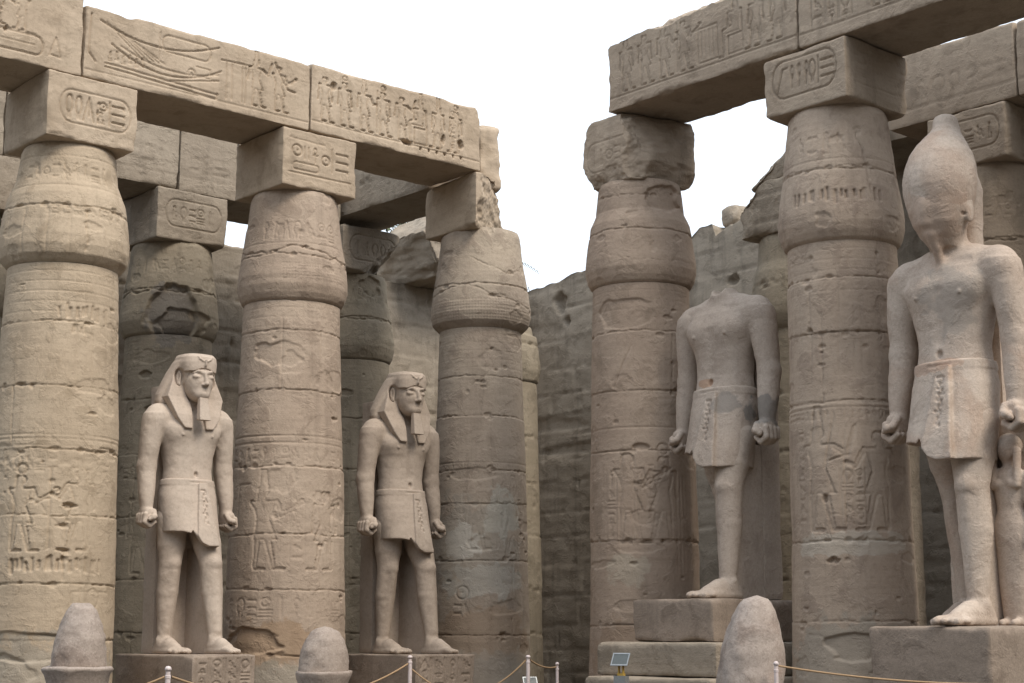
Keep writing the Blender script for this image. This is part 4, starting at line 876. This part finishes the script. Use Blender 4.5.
def make_statue(name, g, rot, yoff, z, size, mat, lab, kind, seed):
    d = np.array([math.sin(rot), -math.cos(rot)]); p = g + yoff * d
    root = empty(name, (p[0], p[1], z), rot); tag(root, lab, 'statue', 'royal statues between the columns')
    s = new_sdf({'nemes': .99, 'headless': .86, 'crown': 1.0}[kind], .0030); ky, ay = {'nemes': (-.085, -.118), 'headless': (-.065, -.078), 'crown': (-.052, -.050)}[kind]; torso(s); base_legs(s, ky, ay); arm(s, 1); arm(s, -1)
    if kind == 'nemes': head(s)
    elif kind == 'headless':
        s.cap((0, .012, .80), (0, .0, .838), .044, .036, .014); s.cap((.0, -.06, .86), (.0, .06, .862), .022, .02, .004, True)
    else:
        s.cap((0, .012, .80), (0, -.012, .88), .040, .036, .014); s.loft([(.835, 0, HY + .022, .034, .034), (.86, 0, HY + .012, .048, .046), (.885, 0, HY + .008, .060, .058), (.915, 0, HY + .008, .069, .066), (.95, 0, HY + .01, .076, .072)], .016, 2.0)   # worn away face
        for sx in (-1, 1): s.ell((sx * .068, HY + .02, .905), (.006, .013, .022), .010)
        s.cap((0, HY - .052, .925), (0, HY - .052, .885), .008, .012, .02); s.cap((0, HY - .030, .855), (0, -.045, .80), .012, .008, .02); s.ell((.022, HY - .066, .878), (.026, .012, .02), .016, True); s.ell((.066, HY + .0, .90), (.006, .008, .004), .002, True); s.ell((.064, HY - .01, .885), (.006, .008, .005), .002, True); s.ell((.03, HY - .045, .862), (.006, .006, .004), .002, True)
        
    sdf_obj('body', s, size, mat, root, seed, .010)
    sdf_obj('kilt', kilt(), size, mat, root, seed, .008)
    pb = 1.0 if kind != 'crown' else 1.09
    pr_ = block('back_pillar', .155 * size, .075 * size, (.90 if kind == 'nemes' else .80) * size, mat, step=.05, seed=seed + 60, r0=.02, r1=.03, parent=root, loc=(0, .092 * size, 0))
    # stone web left standing between the striding leg and the pillar
    def web(V_):
        zz = V_[:, 2] / size; yf = np.interp(zz, [0, .048, .295, .44], [ay + .01, ay + .008, ky + .012, -.02]) * size; t = .5 - V_[:, 1] / (.1 * size); V_ = V_.copy(); V_[:, 1] = .065 * size * (1 - t) + yf * t; return V_
    block('leg_web', .03 * size, .10 * size, .42 * size, mat, step=.05, seed=seed + 61, r0=.01, r1=.01, parent=root, loc=(.058 * size, 0, 0), warp=web)
    if kind == 'nemes':
        sdf_obj('headdress', nemes(), size, mat, root, seed, .004)
        b = SDF((-.03, -.14, .75), (.03, -.06, .88), .0025)
        def bd(X, Y, Z):
            hw = np.interp(Z, [.768, .845], [.0215, .0155]); yc = np.interp(Z, [.768, .845], [HY - .055, HY - .044]); hy = np.interp(Z, [.768, .845], [.013, .009])
            return np.maximum(np.maximum(np.abs(X) - hw, np.abs(Y - yc) - hy), np.abs(Z - .8075) - .0385)
        b.put((-.02, -.13, .768), (.02, -.07, .847), bd, .002); sdf_obj('beard', b, size, mat, root, seed, .001)
    if kind == 'crown':
        c = SDF((-.12, -.16, .84), (.12, .16, 1.19), .0032)
        y0 = HY + .012
        c.loft([(.885, 0, HY + .008, .057, .055), (.915, 0, HY + .009, .0692, .0662), (.95, 0, y0, .079, .077), (.968, 0, y0, .0825, .081), (.985, 0, y0 + .002, .0838, .083), (1.003, 0, y0 + .003, .0820, .082), (1.025, 0, y0 + .006, .0785, .079), (1.05, 0, y0 + .010, .0705, .071), (1.075, 0, y0 + .016, .0575, .059), (1.095, 0, y0 + .024, .043, .046), (1.11, 0, y0 + .030, .032, .035), (1.13, 0, y0 + .035, .024, .026)], .010, 2.0)
        c.ell((0, y0 + .036, 1.137), (.027, .028, .018), .010); c.loft([(.84, 0, y0 + .085, .042, .030), (.98, 0, y0 + .085, .046, .035), (1.05, 0, y0 + .06, .036, .035), (1.12, 0, y0 + .045, .022, .02)], .014, 3)
        sdf_obj('crown', c, size, mat, root, seed, .012)
        # small figure of the queen carved against the pillar beside the left leg
        q = SDF((-.16, -.12, -.01), (.16, .12, 1.02), .008)
        q.loft([(.0, 0, 0, .085, .05), (.04, 0, 0, .07, .045), (.25, 0, 0, .085, .055), (.45, 0, 0, .105, .065), (.52, 0, 0, .10, .06), (.60, 0, 0, .072, .05), (.70, 0, 0, .088, .058), (.78, 0, 0, .095, .055), (.815, 0, 0, .06, .04)], .02)
        q.cap((0, 0, .8), (0, -.005, .86), .034, .03, .02); q.ell((0, -.01, .91), (.052, .055, .07), .01); q.ell((0, .01, .93), (.075, .06, .07), .01)
        for sx in (-1, 1):
            q.cap((sx * .1, 0, .77), (sx * .115, .0, .60), .032, .026, .015); q.cap((sx * .115, 0, .60), (sx * .10, -.02, .45), .026, .02, .015); q.ell((sx * .10, -.02, .43), (.02, .025, .03), .01); q.cap((sx * .072, -.03, .9), (sx * .07, -.05, .72), .022, .02, .01); q.ell((sx * .04, -.045, .73), (.03, .025, .028), .01)
            q.cap((sx * .035, -.02, .02), (sx * .035, -.085, .015), .025, .018, .01)
        qo = sdf_obj('queen_figure', q, 2.45, mat, root, seed, .006); qo.location = (.105 * size, .02 * size, .0)
        block('side_slab', .10 * size, .10 * size, .46 * size, mat, step=.05, seed=seed + 62, r0=.02, r1=.03, parent=root, loc=(.115 * size, .085 * size, 0))
    return root
def pedestal(name, g, rot, x0, x1, y0, y1, z1, mat, lab, seed, rel=None, z0=0., cat='pedestal', **k):
    c_, s_ = math.cos(rot), math.sin(rot); xm, ym = (x0 + x1) / 2, (y0 + y1) / 2; p = g + np.array([c_ * xm - s_ * ym, s_ * xm + c_ * ym])
    o = block(name, x1 - x0, y1 - y0, z1 - z0, mat, relief=rel, step=.013 if rel else .03, seed=seed, loc=(p[0], p[1], z0), rz=rot, **k); tag(o, lab, cat); return o
def pedrel(w_, h_, seed):
    r = Relief(-w_ / 2, w_ / 2, 0, h_, .008); n = 4
    for k in range(n): x = -w_ / 2 + .05 + k * (w_ - .1) / n; glyph_col(r, x + .03, x + (w_ - .1) / n - .03, .1, h_ - .05, seed + k, .012)
    return r
MA, MB_, MD_, ME_ = G(-1.5, 0), G(-.5, 0), G(0, -1.5), G(0, -2.5)
pedestal('statue_pedestal', MA, ROTL, -.53, .53, -1.55, .75, 1.175, M['ped'], 'inscribed stone block under the leftmost statue', 71, pedrel(1.06, 1.175, 3))
pedestal('statue_pedestal', MB_, ROTL, -.62, .60, -1.60, .6, 1.15, M['ped'], 'inscribed block under the second statue, beside the corner column', 72, pedrel(1.22, 1.15, 13))
pedestal('statue_pedestal', MD_, ROTR, -.78, .79, -1.55, .9, 1.96, M['ped'], 'upper plain block directly under the headless statue', 73, None, 1.36, r1=.08)
pedestal('foundation_slab', MD_, ROTR, -1.25, 1.1, -1.85, 1.0, 1.355, M['rear'], 'wide worn slab beneath the headless statue pedestal', 74, None, .88, 'stone slab', r0=.05, r1=.1)
pedestal('foundation_slab', MD_, ROTR, -1.15, 1.3, -2.2, 1.0, .875, M['rear'], 'lowest stone course under the headless statue, with the small floodlight on it', 75, None, .0, 'stone slab', r0=.05, r1=.1)
pedestal('statue_pedestal', ME_, ROTR, -.8, 1.0, -1.36, .95, 1.565, M['ped'], 'big worn block under the crowned statue', 76, None, r0=.05, r1=.1)
make_statue('royal_statue', MA, ROTL, .30, 1.178, 4.53, M['statue'], 'leftmost striding statue, pale, with striped headcloth and square beard', 'nemes', 1)
make_statue('royal_statue', MB_, ROTL, .32, 1.153, 4.70, M['statue2'], 'second statue from the left, slightly greyer, with headcloth and beard', 'nemes', 2)
mSD = stone('grey pink statue stone', (.42, .345, .285), (.30, .24, .195), (.48, .405, .34), bump=.35, strata=.08, streak=.2, speck=.08, contrast=.8,
            patches=(((.152 * 5.45, -.03, 2.75), (.35, .35, .24), (.19, .175, .16), .75), ((.3, -.35, 2.85), (.26, .3, .16), (.22, .20, .18), .6), ((-.1, -.4, 3.2), (.22, .2, .07), (.38, .22, .13), .6)))
make_statue('royal_statue', MD_, ROTR, .28, 1.965, 5.45, mSD, 'headless striding statue with a grey repair on its wrist', 'headless', 3)
mSE = stone('pinkish white statue stone', (.47, .38, .31), (.35, .275, .22), (.55, .465, .39), bump=.35, strata=.08, streak=.2, speck=.08, contrast=.9, warm=(.38, .26, .19), patches=(((.25, -.5, 4.25), (.5, .4, .5), (.33, .29, .25), .55), ((-.1, -.5, 3.35), (.4, .3, .10), (.42, .27, .19), .5), ((0, -.5, 5.35), (.6, .5, .3), (.40, .29, .22), .5)))
make_statue('royal_statue', ME_, ROTR, .30, 1.57, 5.95, mSE, 'rightmost and tallest statue, wearing a tall bulbous crown', 'crown', 4)

o = block('lit_edge_slab', .09, .5, 4.5, M['rear'], step=.04, seed=77, r0=.02, r1=.03, loc=(6.33, 26.2, 0), rz=ROTR); tag(o, 'narrow added slab standing in for a lit edge between the pinkish column and the leg of the crowned statue', 'stone slab')  # added upright slab, stands in for the lit edge of stonework behind

# ------------------------------------------------------------------ granite crown fragments on their collars
def fragment(x, y, z0, prof, base, lab, seed, lean=0., cut=None):
    root = empty('crown_fragment', (x, y, 0)); tag(root, lab, 'stone fragment', 'granite fragments in front of the columns')
    zs = np.linspace(prof[0][1], prof[-1][1], 46); T, Z = np.meshgrid(np.linspace(0, 2 * np.pi, 72, endpoint=False), zs)
    rr = np.interp(Z.ravel(), [q[1] for q in prof], [q[0] for q in prof]); t = T.ravel(); P = np.stack([rr * np.cos(t) + lean * (Z.ravel() - z0), rr * np.sin(t), Z.ravel()], -1)
    P[:, :2] *= 1 + .05 * fbm(P * 2.5 + seed, seed)[:, None]; P += (.012 * fbm(P * 7 + seed, seed))[:, None]
    if cut:
        cn = np.array(cut[1], float); cn /= np.linalg.norm(cn); dd = (P - np.array(cut[0])) @ cn + .02 * fbm(P * 6, seed + 3); P -= np.maximum(dd, 0)[:, None] * cn
    mesh_obj('crown', P, grid_faces(46, 72, True), M['granite'], root)
    if base:
        V_, F_ = revolve(base, 56); V_ += (.012 * fbm(V_ * 5 + seed, seed))[:, None]; mesh_obj('collar_base', V_, F_, M['granite'], root)
    return root
fragment(-5.17, 20., 1.07, [(.31, .9), (.325, 1.10), (.315, 1.2), (.285, 1.4), (.23, 1.6), (.165, 1.75), (.12, 1.83), (.07, 1.85), (.001, 1.855)],
         [(.001, 0), (.30, 0), (.30, .5), (.335, .8), (.385, 1.0), (.41, 1.035), (.42, 1.06), (.40, 1.085), (.33, 1.085), (.001, 1.09)], 'cone-shaped granite crown fragment at the left, in front of the warm tan column', 1, .02, ((.06, -.05, 1.80), (.35, -.2, 1)))
fragment(-2.47, 22., .97, [(.32, .8), (.325, 1.0), (.325, 1.1), (.305, 1.25), (.255, 1.4), (.18, 1.5), (.10, 1.55), (.001, 1.565)],
         [(.001, 0), (.27, 0), (.28, .5), (.31, .8), (.35, .9), (.37, .955), (.365, .985), (.33, .99), (.001, .99)], 'low rounded granite fragment in front of the column between the headcloth statues', 2, .0, ((-.25, 0, 1.45), (-1, 0, .35)))
fragment(2.76, 19.5, .9, [(.36, 0), (.37, .6), (.385, .95), (.375, 1.25), (.33, 1.5), (.25, 1.72), (.17, 1.85), (.09, 1.90), (.001, 1.91)], None,
         'big speckled granite fragment right of the headless statue pedestal', 3, .1, ((-.20, 0, 1.60), (-1, -.1, .42)))

# ------------------------------------------------------------------ rope posts, ropes, floodlights
m_post = plain('white painted metal', (.72, .62, .60), .45); m_rope = plain('sisal rope', (.42, .28, .16), .9); m_flood = plain('grey lamp metal', (.35, .37, .38), .4, .5); m_glass = plain('dusty lamp glass', (.10, .115, .115), .45); m_brass = plain('yellow bracket paint', (.5, .32, .06), .5)
posts = [(-3.38, 16.5, 1.12, .026, 'white rope post in front of the leftmost statue pedestal'), (-1.52, 25., 1.125, .03, 'white rope post standing alone in front of the second statue pedestal'), (.24, 25., 1.13, .028, 'taller white rope post right of the corner column foot'),
         (.70, 26., 1.01, .024, 'shorter white rope post between the corner column and the brown column'), (2.99, 19., 1.13, .024, 'white rope post beside the big speckled granite fragment')]
pts = []
for x, y, h, r, lab in posts:
    root = empty('rope_post', (x, y, 0)); tag(root, lab, 'post', 'white rope barrier posts')
    V_, F_ = revolve([(.001, .03), (r, .031), (r, .06), (r, h - .09), (r * 1.15, h - .085), (r * 1.15, h - .06), (r * .9, h - .055), (r * .9, h - .01), (r * .6, h), (.001, h)], 16); pole = mesh_obj('pole', V_, F_, m_post, root, False)
    V_, F_ = revolve([(.001, h - .012), (r * 1.25, h - .01), (r * 1.3, h + .012), (r * .8, h + .03), (.001, h + .034)], 14); mesh_obj('knob', V_, F_, m_post, pole); V_, F_ = revolve([(.001, 0), (.16, 0), (.16, .015), (.05, .03), (.001, .033)], 20); mesh_obj('foot_plate', V_, F_, m_post, root, False)
    pts.append(np.array([x, y, h - .07]))
def rope(a, b, sag, lab, knots=False):
    a = np.array(a); b = np.array(b); q = [a + (b - a) * t - np.array([0, 0, 4 * sag * t * (1 - t)]) for t in np.linspace(0, 1, 24)]
    V_, F_ = tube(q, .013, 6); o = mesh_obj('rope', V_, F_, m_rope); tag(o, lab, 'rope', 'barrier ropes')
rope(pts[0] - [.03, 0, 0], (-5.6, 16.2, .95), .22, 'rope sagging left from the post before the leftmost statue')
rope(pts[0] + [.03, 0, 0], pts[1] + [-.03, 0, -.02], .35, 'rope sagging right from the post before the leftmost statue')
rope(pts[1] + [.03, 0, -.1], pts[2] + [-.03, 0, .03], .42, 'rope rising to the taller post right of the corner column foot')
rope(pts[2] + [.03, 0, .03], pts[3] + [-.02, 0, .03], .05, 'short slack rope between the two posts near the corner column')
rope(pts[4] + [.03, 0, .05], (6.4, 18.6, .95), .10, 'long rope from the post by the speckled fragment to the right edge')
def flood(x, y, z, s, rz, lab):
    root = empty('floodlight', (x, y, z), rz); tag(root, lab, 'floodlight', 'small floodlights')
    def tilt(V_): c_, s_ = math.cos(R(-32)), math.sin(R(-32)); W = V_.copy(); W[:, 1] = V_[:, 1] * c_ - V_[:, 2] * s_; W[:, 2] = V_[:, 1] * s_ + V_[:, 2] * c_ ; return W * s + np.array([0, 0, .28 * s])
    V_, F_ = boxVF(-.15, .15, -.03, .06, -.11, .11); V2 = V_.copy(); m_ = V2[:, 1] > 0; V2[m_, 0] *= .7; V2[m_, 2] *= .7; hou = mesh_obj('housing', tilt(V2), F_, m_flood, root, False)
    fr = [boxVF(-.16, .16, -.042, -.028, .10, .125), boxVF(-.16, .16, -.042, -.028, -.125, -.10), boxVF(-.16, -.14, -.042, -.028, -.1, .1), boxVF(.14, .16, -.042, -.028, -.1, .1)]
    V_, F_ = joinVF(fr); mesh_obj('frame', tilt(V_), F_, m_flood, hou, False)
    V_, F_ = boxVF(-.139, .139, -.036, -.031, -.099, .099); mesh_obj('glass', tilt(V_), F_, m_glass, hou, False)
    V_, F_ = joinVF([boxVF(-.05 * s, -.03 * s, -.02, .02, 0.04 * s, .26 * s), boxVF(.03 * s, .05 * s, -.02, .02, .04 * s, .26 * s), boxVF(-.06 * s, .06 * s, -.03, .03, 0.02 * s, .06 * s)]); mesh_obj('bracket', V_, F_, m_brass, root, False)
    V_, F_ = boxVF(-.11 * s, .11 * s, -.08 * s, .08 * s, -.12 * s, .02 * s); mesh_obj('foot', V_, F_, m_flood, root, False)
flood(1.47, 22.6, .90, .78, -.5, 'small floodlight with tilted glass on the lowest course under the headless statue')
flood(.27, 25.4, .55, .7, .3, 'small grey floodlight behind the taller rope post')
V_, F_ = boxVF(-.2, .2, -.15, .15, 0, .47); o = mesh_obj('concrete_block', V_, F_, M['rear'], None, False, (.27, 25.4, 0)); tag(o, 'low grey block under the floodlight behind the taller rope post', 'block')

# ------------------------------------------------------------------ trees beyond the walls
def leafmat(name, c):
    m = bpy.data.materials.new(name); m.use_nodes = True; t = m.node_tree; b = t.nodes['Principled BSDF']; g = t.nodes.new('ShaderNodeNewGeometry'); r = t.nodes.new('ShaderNodeValToRGB')
    r.color_ramp.elements[0].color = (*[q * .5 for q in c], 1); r.color_ramp.elements[1].color = (*[q * 1.5 for q in c], 1); t.links.new(g.outputs['Random Per Island'], r.inputs[0]); t.links.new(r.outputs[0], b.inputs['Base Color']); b.inputs['Roughness'].default_value = .6
    return m
m_leaf = leafmat('olive green leaves', (.075, .09, .04)); m_bark = stone('tree bark', (.12, .09, .06), (.07, .05, .035), (.17, .13, .09), bump=.6)
def tree(x, y, h, cr, seed, lab):
    root = empty('tree', (x, y, 0)); tag(root, lab, 'tree'); rng = np.random.RandomState(seed)
    parts = [tube([(0, 0, 0), (.1, 0, h * .3), (-.1, .1, h * .55), (0, 0, h * .85)], [.35, .28, .2, .05], 10)]; cent = []
    for k in range(11):
        a = rng.rand() * 6.28; z0 = h * rng.uniform(.35, .7); e = np.array([math.cos(a) * cr * rng.uniform(.4, .8), math.sin(a) * cr * rng.uniform(.4, .8), h * rng.uniform(.65, .95)])
        parts.append(tube([(0, 0, z0), e * .5 + np.array([0, 0, z0 * .45]), e], [.12, .07, .02], 6)); cent += [e, e * .8 + rng.randn(3) * .4]
    V_, F_ = joinVF(parts); mesh_obj('trunk', V_, F_, m_bark, root)
    n = 9000; c_ = np.array(cent)[rng.randint(0, len(cent), n)]; P = c_ + rng.randn(n, 3) * np.array([.75, .75, .55]) * cr * .28
    d1 = rng.randn(n, 3); d1 /= np.linalg.norm(d1, axis=1)[:, None]; d2 = np.cross(d1, rng.randn(n, 3)); d2 /= np.linalg.norm(d2, axis=1)[:, None]
    L_ = .16; V_ = np.stack([P - d1 * L_, P + d2 * L_ * .4, P + d1 * L_, P - d2 * L_ * .4], 1).reshape(-1, 3); mesh_obj('crown', V_, np.arange(4 * n).reshape(n, 4), m_leaf, root, False)
tree(-5.0, 60, 18.6, 2.9, 3, 'leafy tree showing through the gap left of the corner column')
def palm(x, y, h, seed, lab):
    root = empty('palm_tree', (x, y, 0)); tag(root, lab, 'palm'); rng = np.random.RandomState(seed)
    V_, F_ = tube([(0, 0, 0), (.1, 0, h * .5), (0, 0, h)], [.3, .22, .2], 12); mesh_obj('trunk', V_, F_, m_bark, root)
    Vs = []; 
    for k in range(34):
        a = k * 2.4; up = rng.uniform(-.2, .9); L_ = rng.uniform(2.2, 2.9); prev = np.array([0, 0, h]); dr = np.array([math.cos(a), math.sin(a), up])
        for q in range(26):
            t = q / 25; p_ = np.array([0, 0, h]) + dr * L_ * t - np.array([0, 0, 1.6 * t * t * L_ * .5]); tang = dr - np.array([0, 0, 1.6 * t]); tang /= np.linalg.norm(tang); side = np.cross(tang, [0, 0, 1]); side /= np.linalg.norm(side)
            for sg in (-1, 1):
                tip = p_ + (side * sg * .8 + tang * .5 - np.array([0, 0, .25])) * .55 * (1 - .5 * t); w_ = tang * .03; Vs += [p_ - w_, p_ + w_, tip + w_ * .3, tip - w_ * .3]
    V_ = np.array(Vs); mesh_obj('crown', V_, np.arange(len(V_)).reshape(-1, 4), m_leaf, root, False)
palm(-1.75, 55, 13.6, 4, 'palm whose frond tips show right of the corner column head')
